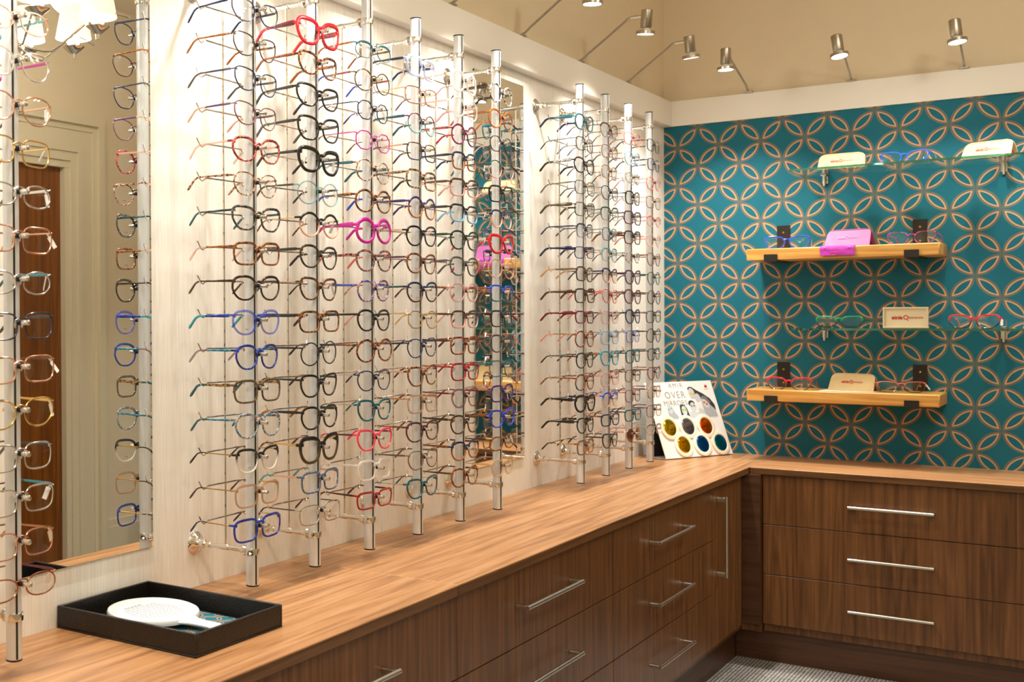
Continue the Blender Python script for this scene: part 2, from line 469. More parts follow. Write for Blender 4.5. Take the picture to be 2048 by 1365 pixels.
d = MB().box((.3985, -.8605, .180), (FX, -.495, .7245), .0008).build('door', M_wood_z, o, smooth=False)
handle(d, (FX+.031, -.812, .412), (FX+.031, -.812, .688), (1, 0, 0))
MB().box((.3985, -.492, .180), (.408, -.435, .7245)).box((.4085, -.449, .180), (.4705, -.4305, .7245)).build('filler_panel', M_kickx, o, smooth=False)  # darker wood puts the corner's shadow into the filler's colour
def cabinet_back(x0, x1, label, hx):
    o = thing('drawer_unit', ((x0+x1)/2, -.2, FL), label, 'cabinet', 'walnut drawer units')
    MB().box((x0+.0015, -.398, .150), (x1-.0015, -.004, .7255)).build('body', M_wood_z, o, smooth=False)
    for a, b_ in DZ:
        d = MB().box((x0+.0015, -.418, a), (x1-.0015, -.3985, b_), .0008).build('drawer', M_wood_z, o, smooth=False)
        zc = b_-.091
        handle(d, (hx[0], -.449, zc), (hx[1], -.449, zc), (0, -1, 0))
cabinet_back(.472, 1.289, 'walnut three-drawer unit below the wallpapered wall', (.753, 1.010))
cabinet_back(1.289, 2.1, 'walnut drawer unit further right, out of view', (1.57, 1.83))
tag(MB().box((.355, -4.7, FL), (.372, -.374, .1495)).build('plinth', M_kick, origin=(.36, -2.5, FL), smooth=False), 'dark walnut plinth board under the left cabinets', 'plinth')
tag(MB().box((.373, -.386, FL), (2.1, -.370, .1495)).build('plinth', M_kickx, origin=(1.2, -.38, FL), smooth=False), 'dark walnut plinth board under the drawers by the wallpaper', 'plinth')

# ------------------------------------------------------------------ wall mirrors
def wall_mirror(y0, y1, label):
    o = thing('wall_mirror', (0, (y0+y1)/2, .857), label, 'mirror', 'frameless wall mirrors')
    MB().box((.001, y0, .857), (.0055, y1, 2.046)).build('glass_edge', M_gedge, o, smooth=False)
    MB().box((.0056, y0+.0006, .8576), (.0062, y1-.0006, 2.0454)).build('mirror_face', M_mirror, o, smooth=False)
wall_mirror(-3.672, -3.305, 'frameless wall mirror reflecting the door, behind the leftmost pole')
wall_mirror(-1.822, -1.462, 'frameless wall mirror reflecting teal wallpaper, behind the glasses poles')
# ------------------------------------------------------------------ picture lamps on arms
M_led = emit('lamp_glow', 'fff6e4', 14)
M_frost = solid('frosted_ring', 'f3eee0', .4)
ORD = ['first', 'second', 'third', 'fourth', 'fifth', 'sixth', 'seventh', 'eighth', 'ninth', 'tenth', 'eleventh', 'twelfth', 'thirteenth', 'fourteenth', 'fifteenth', 'sixteenth']
def lamp(base, head, along, label, tilt=(0, 0, 0), out=None):
    """base on the board top; head = centre of the cylinder; the arm climbs, then runs level into the cylinder's side"""
    b = Vector(base); h = Vector(head)
    o = thing('picture_lamp', b, label, 'lamp', 'spot lamps on the boards')
    MB().box(b+Vector((-.016, -.016, 0)), b+Vector((.016, .016, .006)), .001).build('mount_plate', M_nickel, o)
    e = (Vector((h.x, h.y, 0))-Vector((b.x, b.y, 0))).normalized()
    hz = h.z+.012
    k = h-e*.075
    p = [b+Vector((0, 0, .005)), b+e*.018+Vector((0, 0, .012)), b+e*.034+Vector((0, 0, .026)),
         Vector((k.x, k.y, hz-.013)), Vector((k.x, k.y, hz))+e*.012+Vector((0, 0, -.003)), Vector((k.x, k.y, hz))+e*.028]
    MB().sweep(p, .0038, 10).build('arm', M_nickel, o)
    MB().cyl(Vector((k.x, k.y, hz))+e*.022, Vector((h.x, h.y, hz))-e*.012, .0048, 12).build('joint', M_satin, o)
    hd = bpy.data.objects.new('lamp_head', MB().lathe([(.0, .030), (.0165, .030), (.0185, .028), (.0185, -.028), (.017, -.030), (0, -.030)], (0, 0, 0), n=28).mesh('lamp_head', M_nickel))
    COL.objects.link(hd); hd.parent = o; hd.location = h-b; hd.rotation_euler = tilt
    def sub(name, prof, mat):
        s_ = bpy.data.objects.new(name, MB().lathe(prof, (0, 0, 0), n=32).mesh(name, mat)); COL.objects.link(s_); s_.parent = hd; return s_
    sub('collar', [(.011, -.030), (.013, -.036), (.017, -.040), (.012, -.0405)], M_frost)
    sub('lens_ring', [(.0278, -.040), (.0302, -.041), (.0302, -.051), (.0285, -.052), (.0262, -.0515), (.0262, -.041)], M_nickel)
    sub('lens', [(.0, -.0415), (.0258, -.0415), (.0258, -.0505), (.0, -.0512)], M_led)
    l = bpy.data.lights.new('disc', 'AREA'); l.shape = 'DISK'; l.size = .045; l.energy = SPOT_POWER; l.color = (1, .95, .87); l.spread = R(106)
    lo = bpy.data.objects.new('lamp_light', l); COL.objects.link(lo); lo.parent = hd; lo.location = (0, 0, -.056)
    return o
# left wall, one every half metre; only three show in the photo
LY = [-4.06, -3.55, -3.03, -2.52, -2.01, -1.52, -1.018, -.527]
LW = {-.527: 'corner-most of the lamps along the left wall, angled disc', -1.018: 'nickel spot lamp on a bent arm, second from the corner on the left wall',
      -1.52: 'nickel spot lamp third from the corner, its disc cut by the photo top', -2.01: 'nickel spot lamp fourth from the corner on the left wall'}
for i, y in enumerate(LY):
    lab = LW.get(y, 'nickel spot lamp above the ' + ORD[i] + ' stretch of the left wall, out of frame')
    lamp((.020, y, 2.19), (.252, y, 2.306), 'x', lab, tilt={-.527: (R(9), R(-3), 0), -1.018: (R(4), R(6), 0)}.get(y, (0, R(3), 0)))
for i, (x, yy, tl) in enumerate([(.329, -.340, (0, 0, 0)), (.693, -.278, (R(-7), R(-9), 0)), (1.053, -.272, (R(-6), R(-7), 0)), (1.42, -.275, (R(-4), 0, 0))]):
    lamp((x, -.006, 2.19), (x, yy, 2.288 if i else 2.281), 'y', ['nickel spot lamp nearest the corner above the wallpaper', 'middle nickel spot lamp above the wallpaper, tilted disc',
         'rightmost nickel spot lamp in view above the wallpaper', 'nickel spot lamp above the wallpaper beyond the photo edge'][i], tilt=tl)

# ------------------------------------------------------------------ chandelier (seen in the mirror)
CH = Vector((1.08, -2.68, 2.17))
o = thing('chandelier', (CH.x, CH.y, 2.88), 'chrome chandelier with lit white fabric shades, seen in the mirror', 'chandelier')
MB().lathe([(.0, 2.90), (.05, 2.90), (.045, 2.875), (.012, 2.865), (.0, 2.865)], (CH.x, CH.y, 0)).build('ceiling_rose', M_chrome, o)
MB().cyl((CH.x, CH.y, 2.87), (CH.x, CH.y, 2.16), .007, 12).sphere((CH.x, CH.y, 2.24), .022).sphere((CH.x, CH.y, 2.13), .028, 16).build('stem', M_chrome, o)
M_shade = emit('lit_fabric_shade', 'fff0d8', .62)
for k, (sx, sy) in enumerate(((.825, -2.574), (1.062, -2.430), (1.195, -2.50), (.812, -2.829), (1.30, -2.83), (1.06, -2.95))):
    a = math.atan2(sy-CH.y, sx-CH.x); rr = math.hypot(sx-CH.x, sy-CH.y)
    d = Vector((math.cos(a), math.sin(a), 0)); c = CH + d*rr
    z0 = 2.155
    pts = [CH+Vector((0, 0, -.03))]
    for t in [i/14 for i in range(1, 15)]:
        q = CH + d*(rr*1.35*t); q.z = CH.z - .03 - .045*math.sin(math.pi*min(t*1.35, 1))*(1 if t < .74 else 0) + (.0 if t < .35 else .055*math.sin((t-.35)/.65*2.4))
        pts.append(q)
    MB().sweep(pts, .0035, 10).build('arm', M_chrome, o)
    MB().lathe([(.006, z0-.035), (.008, z0-.02), (.016, z0-.014), (.034, z0+.0), (.035, z0+.002), (.008, z0+.003)], (c.x, c.y, 0), n=24).build('drip_dish', M_chrome, o)
    MB().cyl((c.x, c.y, z0), (c.x, c.y, z0+.035), .008, 12).build('candle_tube', M_satin, o)
    sh = MB(); n = 40; vs = []
    for ring, (rb, hb) in enumerate(((.056, z0+.028), (.037, z0+.132))):
        for j in range(n):
            rr2 = rb*(1+.012*(j % 2)); vs.append((c.x+rr2*math.cos(2*math.pi*j/n), c.y+rr2*math.sin(2*math.pi*j/n), hb))
    for ring, (rb, hb) in enumerate(((.0547, z0+.028), (.0357, z0+.132))):
        for j in range(n): vs.append((c.x+rb*math.cos(2*math.pi*j/n), c.y+rb*math.sin(2*math.pi*j/n), hb))
    fs = []
    for j in range(n):
        j2 = (j+1) % n
        fs += [(j, j2, n+j2, n+j), (2*n+j, 3*n+j, 3*n+j2, 2*n+j2), (j, 2*n+j, 2*n+j2, j2), (n+j, n+j2, 3*n+j2, 3*n+j)]
    sh.add(vs, fs); sh.build('lamp_shade', M_shade, o, smooth=False)
    MB().sphere((c.x, c.y, z0+.062), .014, 12, (1, 1, 1.5)).build('bulb', M_led, o)
    l = bpy.data.lights.new('bulb_light', 'POINT'); l.energy = 1.2; l.color = (1, .90, .76); l.shadow_soft_size = .02
    lo = bpy.data.objects.new('bulb_light', l); COL.objects.link(lo); lo.parent = o; lo.location = (c.x-CH.x, c.y-CH.y, z0+.022-2.88)

# ------------------------------------------------------------------ display poles
PX = .148; PZ0, PZ1 = .772, 2.050; ROW0, PITCH = 1.9285, .0688
def rowz(i): return ROW0 - PITCH*i
me_tube = MB().cyl((0, 0, PZ0+.003), (0, 0, PZ1-.003), .0128, 32).mesh('tube', M_tube)
me_slot = MB().box((.0112, -.0017, PZ0+.004), (.0131, .0017, PZ1-.004)).mesh('slot', M_black, smooth=False)
me_lip = MB().box((.0108, .0019, PZ0+.004), (.0132, .0028, PZ1-.004)).box((.0108, -.0028, PZ0+.004), (.0132, -.0019, PZ1-.004)).mesh('slot_rail', M_tube, smooth=False)
me_cap = MB().lathe([(.0, .0), (.0125, .0), (.0133, .001), (.0133, .003), (.0, .003)], (0, 0, 0), n=32).mesh('end_cap', M_black)
me_flange = MB().lathe([(.0, .0005), (.0245, .0005), (.0250, .002), (.0235, .0045), (.016, .008), (.0095, .013), (.008, .016), (.0095, .0175), (.0098, .026), (.0075, .028), (.0, .028)], (0, 0, 0), 'x', 32).mesh('wall_flange', M_chrome)
me_rod = MB().cyl((.026, 0, 0), (PX-.012, 0, 0), .0052, 16).lathe([(.0066, .036), (.0070, .037), (.0070, .041), (.0066, .042)], (0, 0, 0), 'x', 16).lathe([(.0064, .074), (.0064, .088)], (0, 0, 0), 'x', 16).lathe([(.0064, .118), (.0070, .119), (.0070, .123), (.0064, .124)], (0, 0, 0), 'x', 16).mesh('support_rod', M_chrome)
me_clamp = MB().lathe([(.0132, -.007), (.0152, -.006), (.0156, 0), (.0152, .006), (.0132, .007)], (0, 0, 0), n=24).lathe([(.0, -.026), (.009, -.024), (.0115, -.018), (.009, -.012)], (0, 0, 0), 'x', 20).mesh('clamp', M_chrome)
me_wire = MB().cyl((.080, 0, .845), (.080, 0, 1.993), .0023, 8).mesh('hanging_wire', M_chrome)
hk = MB()
hk.sweep([(.082, -.060, 0), (.082, .060, 0)], .0018, 8)
for s_ in (-1, 1):
    hk.sweep([(.082, s_*.058, 0), (.080, s_*.064, -.003), (.079, s_*.069, -.0065), (.078, s_*.074, -.004), (.077, s_*.079, .004), (.076, s_*.083, .011)], .0016, 8)
me_hook = hk.mesh('temple_rest', M_chrome)
me_hub = MB().lathe([(.0, 0), (.0036, 0), (.0042, .001), (.0042, .011), (.0036, .012), (.0, .012)], (0, 0, 0), 'x', 14).mesh('rubber_sleeve', M_black)
me_tip = MB().lathe([(.0, .012), (.0040, .012), (.0040, .0215), (.0034, .022), (.0034, .0235), (.0044, .024), (.0044, .0262), (.0030, .0272), (.0, .0272)], (0, 0, 0), 'x', 14).mesh('chrome_tip', M_chrome)
PY = [-3.8155, -3.163, -2.930, -2.695, -2.458, -2.221, -1.988, -1.353, -1.123, -.893, -.662]
PNAME = ['single pole at the left photo edge', 'nearest of the six middle poles', 'second of the six middle poles', 'third of the six middle poles', 'fourth of the six middle poles',
         'fifth of the six middle poles', 'furthest of the six middle poles', 'nearest of the four far poles', 'second of the four far poles', 'third of the four far poles', 'last far pole by the wallpaper']
for k, y in enumerate(PY):
    o = thing('display_pole', (0, y, HT), 'chrome and aluminium glasses display pole, ' + PNAME[k].replace('single pole', 'the one'), 'display pole', 'glasses display poles along the left wall')
    t = inst('tube', me_tube, o, (PX, 0, -HT)); inst('slot_strip', me_slot, t, rot=(0, 0, R(-22))); inst('slot_rail', me_lip, t, rot=(0, 0, R(-22)))
    inst('end_cap', me_cap, o, (PX, 0, PZ0-HT)); inst('end_cap', me_cap, o, (PX, 0, PZ1-.003-HT))
    for z in (.8425, 1.9965):
        r_ = inst('support_rod', me_rod, o, (0, 0, z-HT)); inst('wall_flange', me_flange, r_)
        inst('clamp', me_clamp, o, (PX, 0, z-HT))
    inst('hanging_wire', me_wire, o, (0, 0, -HT))
    for i in range(16):
        inst('temple_rest', me_hook, o, (0, 0, rowz(i)+.0105-HT), (R(random.uniform(-1, 1)), 0, 0))
        p = inst('nose_peg', me_hub, o, (PX+.0118, 0, rowz(i)-HT), (0, R(random.uniform(-2, 3)), R(random.uniform(-4, 4)))); inst('chrome_tip', me_tip, p)

# ------------------------------------------------------------------ glasses
def gmat(code):
    if code in MATS: return MATS[code]
    C = {'black': '121112', 'navy': '12204a', 'blue': '1f47c8', 'brightblue': '1c3fd0', 'teal': '0e5a66', 'green': '1c4a38', 'brown': '4a2c1c', 'tan': 'b98a5c', 'amber': 'a5601c', 'red': 'd01426',
         'wine': '6a0f24', 'pink': 'e0a09a', 'hotpink': 'f0405c', 'magenta': 'c8189a', 'peach': 'e8b294', 'purple': '3c2468', 'plum': '5a2848', 'grey': '55524e', 'taupe': '6a5a48', 'olive': '4a3c20',
         'coral': 'e06a5c', 'white': 'e8e4dc', 'lightblue': '7fb4dc', 'paleblue': 'b4c4ec', 'turquoise': '1a9ab4', 'crystal': 'f2f0ee', 'champagne': 'd8b890', 'mauve': '7a4a58', 'orange': 'a85a1a', 'bgreen': '149a5c', 'cream': 'ead6b8', 'aqua': '5aa0a4'}
    kind, _, rest = code.partition(':')
    cs = rest.split(',')
    m, nt, b = base_mat(code.replace(':', '_').replace(',', '_')+'_frame')
    if kind == 'met':
        mc = {'gold': 'e8c27a', 'rose': 'e8b49a', 'silver': 'dcdad6', 'gun': '5a5a60', 'copper': 'c08464'}
        if cs[0] in mc:
            b.inputs['Base Color'].default_value = lin(mc[cs[0]]); b.inputs['Metallic'].default_value = 1; b.inputs['Roughness'].default_value = .2
        else:
            b.inputs['Base Color'].default_value = lin(C[cs[0]]); b.inputs['Metallic'].default_value = 0; b.inputs['Roughness'].default_value = .3; b.inputs['Coat Weight'].default_value = .5
    elif kind in ('ac', 'clr'):
        b.inputs['Base Color'].default_value = lin(C[cs[0]]); b.inputs['Roughness'].default_value = .18; b.inputs['Coat Weight'].default_value = .6
        if kind == 'clr': b.inputs['Alpha'].default_value = .5
    elif kind in ('tort', 'mar'):   # tort:dark,light ; mar = finer marble
        tc = nt.nodes.new('ShaderNodeTexCoord'); n = nt.nodes.new('ShaderNodeTexNoise')
        n.inputs['Scale'].default_value = 130 if kind == 'tort' else 330; n.inputs['Detail'].default_value = 2; n.inputs['Distortion'].default_value = 1.5
        cr = nt.nodes.new('ShaderNodeValToRGB'); el = cr.color_ramp.elements
        el[0].position, el[0].color = .44, lin(C[cs[0]]); el[1].position, el[1].color = .56, lin(C[cs[1]])
        if len(cs) > 2:
            el[0].position = .38; el[1].position = .50; e = el.new(.62); e.color = lin(C[cs[2]])
        nt.links.new(tc.outputs['Object'], n.inputs['Vector']); nt.links.new(n.outputs['Fac'], cr.inputs[0]); nt.links.new(cr.outputs[0], b.inputs['Base Color'])
        b.inputs['Roughness'].default_value = .2; b.inputs['Coat Weight'].default_value = .6
    elif kind == 'two':   # two:top,bottom
        tc = nt.nodes.new('ShaderNodeTexCoord'); sp = nt.nodes.new('ShaderNodeSeparateXYZ'); mr = nt.nodes.new('ShaderNodeMapRange')
        mr.inputs[1].default_value = -.010; mr.inputs[2].default_value = .004
        mx = nt.nodes.new('ShaderNodeMix'); mx.data_type = 'RGBA'; mx.inputs[6].default_value = lin(C[cs[1]]); mx.inputs[7].default_value = lin(C[cs[0]])
        nt.links.new(tc.outputs['Object'], sp.inputs[0]); nt.links.new(sp.outputs[2], mr.inputs[0]); nt.links.new(mr.outputs[0], mx.inputs[0]); nt.links.new(mx.outputs[2], b.inputs['Base Color'])
        b.inputs['Roughness'].default_value = .2; b.inputs['Coat Weight'].default_value = .6
    MATS[code] = m
    return m

M_lens = thin_glass('demo_lens')
M_sunlens = thin_glass('brown_sun_lens', (.30, .14, .09), (1, .9, .8), .08)
M_tag = solid('white_price_tag', 'ece8e2', .5)
M_print = solid('grey_lens_print', '55504c', .6)
M_pad = solid('clear_nose_pad', 'e4ddd2', .2)

LA = .0318   # half lens width
def lens_pts(shape, n=32):
    """(outward y, z) around the lens centre; +y = temple side"""
    ex, hh, bot, cat = {'round': (2.0, .0228, .00, .0), 'panto': (2.5, .0212, .15, .12), 'square': (3.6, .0195, .06, .02), 'rect': (4.0, .0165, .08, .03),
                        'cat': (2.8, .0207, .20, .28), 'oval': (2.2, .0165, .0, .0), 'butterfly': (2.8, .0225, .16, .30), 'geo': (2.2, .0210, .05, .0),
                        'aviator': (2.4, .0215, .22, .02), 'catrect': (3.4, .0175, .14, .2)}[shape]
    P = []
    m = 8 if shape == 'geo' else n
    for k in range(m):
        a = 2*math.pi*k/m + (math.pi/8 if shape == 'geo' else 0)
        c, s_ = math.cos(a), math.sin(a)
        y = math.copysign(abs(c)**(2/ex), c); z = math.copysign(abs(s_)**(2/ex), s_)
        y *= 1 - bot*max(0, -z)*(1.7 if y > 0 else .9)
        if cat and y > 0 and z > 0: z += cat*y*y*z*1.0; y += cat*.35*y*z
        if cat and y < 0 and z > 0: z -= cat*.35*abs(y)*z
        P.append((y*LA, z*hh))
    if shape == 'geo':
        Q = []
        for k in range(8):
            for t in (.12, .37, .63, .88): Q.append(tuple(P[k][i]*(1-t)+P[(k+1) % 8][i]*t for i in (0, 1)))
        P = Q
    return P
def cx(y): return -.95*y*y
CY = .0102 + LA; CZ = -.0055
WT = {'w': (.0013, .0012), 'm': (.0020, .0017), 'h': (.0034, .0022), 'n': (.0014, .0013), 'b': (.0009, .0011)}
FRONTS = {}
def ring_pts(shape, sgn): 
    return [(sgn*(CY+y), CZ+z) for y, z in lens_pts(shape)]
def front_mesh(shape, wt):
    if (shape, wt) in FRONTS: return FRONTS[(shape, wt)]
    tr, td = WT[wt]; mb = MB(); NP = 8
    zt = CZ + max(z for _, z in lens_pts(shape))
    for sgn in (-1, 1):
        P = ring_pts(shape, sgn); n = len(P); vs = []
        for k in range(n):
            p = Vector(P[k]); a = Vector(P[k-1]); b = Vector(P[(k+1) % n]); t = (b-a).normalized(); nn = Vector((t.y, -t.x))*sgn
            zrel = (p.y-CZ)/.02
            g = 1.0
            if wt == 'b': g = 3.0 if zrel > .35 else .8
            elif wt in ('m', 'h'): g = 1 + .35*max(0, zrel)
            for j in range(NP):
                an = 2*math.pi*(j+.5)/NP
                ca = math.copysign(abs(math.cos(an))**.6, math.cos(an)); sa = math.copysign(abs(math.sin(an))**.6, math.sin(an))
                q = p + nn*(tr*g*(ca+.9))
                vs.append((cx(q.x)+td*sa, q.x, q.y))
        mb.add(vs, [(k*NP+j, k*NP+(j+1) % NP, ((k+1) % n)*NP+(j+1) % NP, ((k+1) % n)*NP+j) for k in range(n) for j in range(NP)])
    # bridge
    ry = CY - LA*.93; bt = {'w': .0011, 'b': .0011, 'n': .0016, 'm': .0026, 'h': .0036}[wt]
    path = [(cx(y)+(.0008 if wt in 'wb' else 0), y, z) for y, z in ((-ry-.0015, .0035), (-ry*.6, .0065), (-ry*.25, .0078), (ry*.25, .0078), (ry*.6, .0065), (ry+.0015, .0035))]
    mb.sweep(path, [(bt, td*1.05)]*6, 8, sec='box', upv=(0, 0, 1))
    # end pieces reaching to the hinges
    hz = .0092; eo = LA*.90
    for sgn in (-1, 1):
        et = {'w': .0012, 'b': .0016, 'n': .0018, 'm': .0026, 'h': .0040}[wt]
        cr_ = 1 if shape in ('cat', 'butterfly', 'catrect') else 0
        p0 = (sgn*(CY+eo*.95), hz-.002+.002*cr_); p1 = (sgn*.0755, hz+.001*cr_); p2 = (sgn*.0785, hz)
        mb.sweep([(cx(p0[0]), p0[0], p0[1]), (cx(p1[0]), p1[0], p1[1]), (cx(p2[0])-.004, p2[0], p2[1]), (cx(p2[0])-.010, p2[0]+sgn*.0004, p2[1])],
                 [(et, td), (et, td), (et*.9, td*.9), (et*.8, td*.8)], 8, sec='box', upv=(0, 0, 1))
    me = mb.mesh('front_'+shape+'_'+wt, gmat('ac:black'))
    # lenses
    ls = []
    for sgn in (-1, 1):
        P = ring_pts(shape, sgn); c = (sgn*CY, CZ); n = len(P); vs = [(cx(c[0])+.0016, c[0], c[1])]
        for f in (.55, 1.01):
            for p in P:
                y = c[0]+(p[0]-c[0])*f; z = c[1]+(p[1]-c[1])*f
                vs.append((cx(y)+.0016*(1-f*f), y, z))
        fs = [(0, 1+k, 1+(k+1) % n) for k in range(n)] + [(1+k, 1+n+k, 1+n+(k+1) % n, 1+(k+1) % n) for k in range(n)]
        l = MB(); l.add(vs, fs); ls.append(l.mesh('lens_'+shape, M_lens))
    FRONTS[(shape, wt)] = (me, ls)
    return FRONTS[(shape, wt)]
# temples: (height at the hinge, thickness, height at the bend)
TS = {'t': (.0013, .0011, .0011), 'n': (.0023, .0011, .0016), 'a': (.0033, .0015, .0021), 'f': (.0056, .0018, .0028)}
TEMPLES = {}
def temple_mesh(st, sgn):
    if (st, sgn) in TEMPLES: return TEMPLES[(st, sgn)]
    h0, th, h1 = TS[st]; z = .0092; y = sgn*.0789
    tb = {'t': .0018, 'n': .0022, 'a': .0026, 'f': .0030}[st]
    # rest wire lies under x = -.09 of the front
    pa = [(-.014, y, z), (-.030, y, z-.0002), (-.055, y*.99, z-.0005), (-.075, y*.97, z-.0008)]
    ra = [(h0, th), (h0*1.02, th), ((h0+h1)/2, th), (h1, th)]
    m1 = MB().sweep(pa, ra, 8, sec='box', upv=(0, 0, 1)).mesh('temple', gmat('ac:black'))
    pb = [(-.074, y*.971, z-.0008), (-.087, y*.955, z-.0004), (-.095, y*.945, z-.0016), (-.103, y*.93, z-.0050), (-.111, y*.915, z-.0130), (-.119, y*.90, z-.0215), (-.1225, y*.893, z-.0255)]
    rb = [(h1*1.03, th*1.05), (h1*1.05, th*1.1), (h1*1.15, th*1.1), (h1*1.2, th*1.15), (tb, th*1.25), (tb*1.12, th*1.3), (tb*.6, th)]
    m2 = MB().sweep(pb, rb, 8, sec='box', upv=(0, 0, 1)).mesh('temple_tip', gmat('ac:black'))
    TEMPLES[(st, sgn)] = (m1, m2)
    return m1, m2
me_pads = MB()
for sgn in (-1, 1):
    me_pads.sphere((-.006, sgn*.0072, -.004), .0042, 10, (.4, .5, 1.15)); me_pads.sweep([(0, sgn*.0100, .000), (-.004, sgn*.0092, .002), (-.0055, sgn*.0078, -.003)], .0005, 6)
me_pads = me_pads.mesh('nose_pads', M_pad)
me_tag = MB().box((-.0005, -.0040, -.024), (.0005, .0040, -.003), .0003).sweep([(0, 0, .003), (0, 0, -.004)], .0011, 6).mesh('price_tag', M_tag)
pr = MB(); 
for k in range(7): pr.box((0, -.006+.0016*k, 0), (.00015, -.006+.0016*k+.0010, .0011))
for k in range(5): pr.box((0, -.001+.0011*k, -.0024), (.00015, -.001+.0011*k+.0007, -.0017))
me_print = pr.mesh('lens_print', M_print, smooth=False)

def glasses(spec, loc, label, group, rot=(0, 0, 0), folded=False, row=0):
    p = [q.strip() for q in spec.split('|')]
    shape, wt = p[0].split(); fc = p[1]; tcode, ts = p[2].split(); tip = p[3] or tcode; flags = p[5] if len(p) > 5 else ''
    o = thing('eyeglasses', loc, label, 'glasses', group, rot)
    fm, lm = front_mesh(shape, wt)
    f = inst('frame_front', fm, o, mats=[gmat(fc)])
    for l in lm: inst('lens', l, o, mats=[M_sunlens] if 's' in flags else None)
    for sgn in (-1, 1):
        m1, m2 = temple_mesh(ts, sgn)
        kw = (0, 0, 0)
        t = inst('temple', m1, o, mats=[gmat(tcode)])
        inst('temple_tip', m2, t, mats=[gmat(tip)])
        if folded: pass
    if wt in 'wb': inst('nose_pads', me_pads, o)
    if 'p' in flags: inst('lens_print', me_print, o, (cx(CY)+.0018, -CY+.004, CZ-.013))
    if 't' in flags: inst('price_tag', me_tag, o, (-.018, .0790, .006), (R(random.uniform(-35, 35)), R(random.uniform(-25, 25)), R(random.uniform(-40, 60))))
    return o

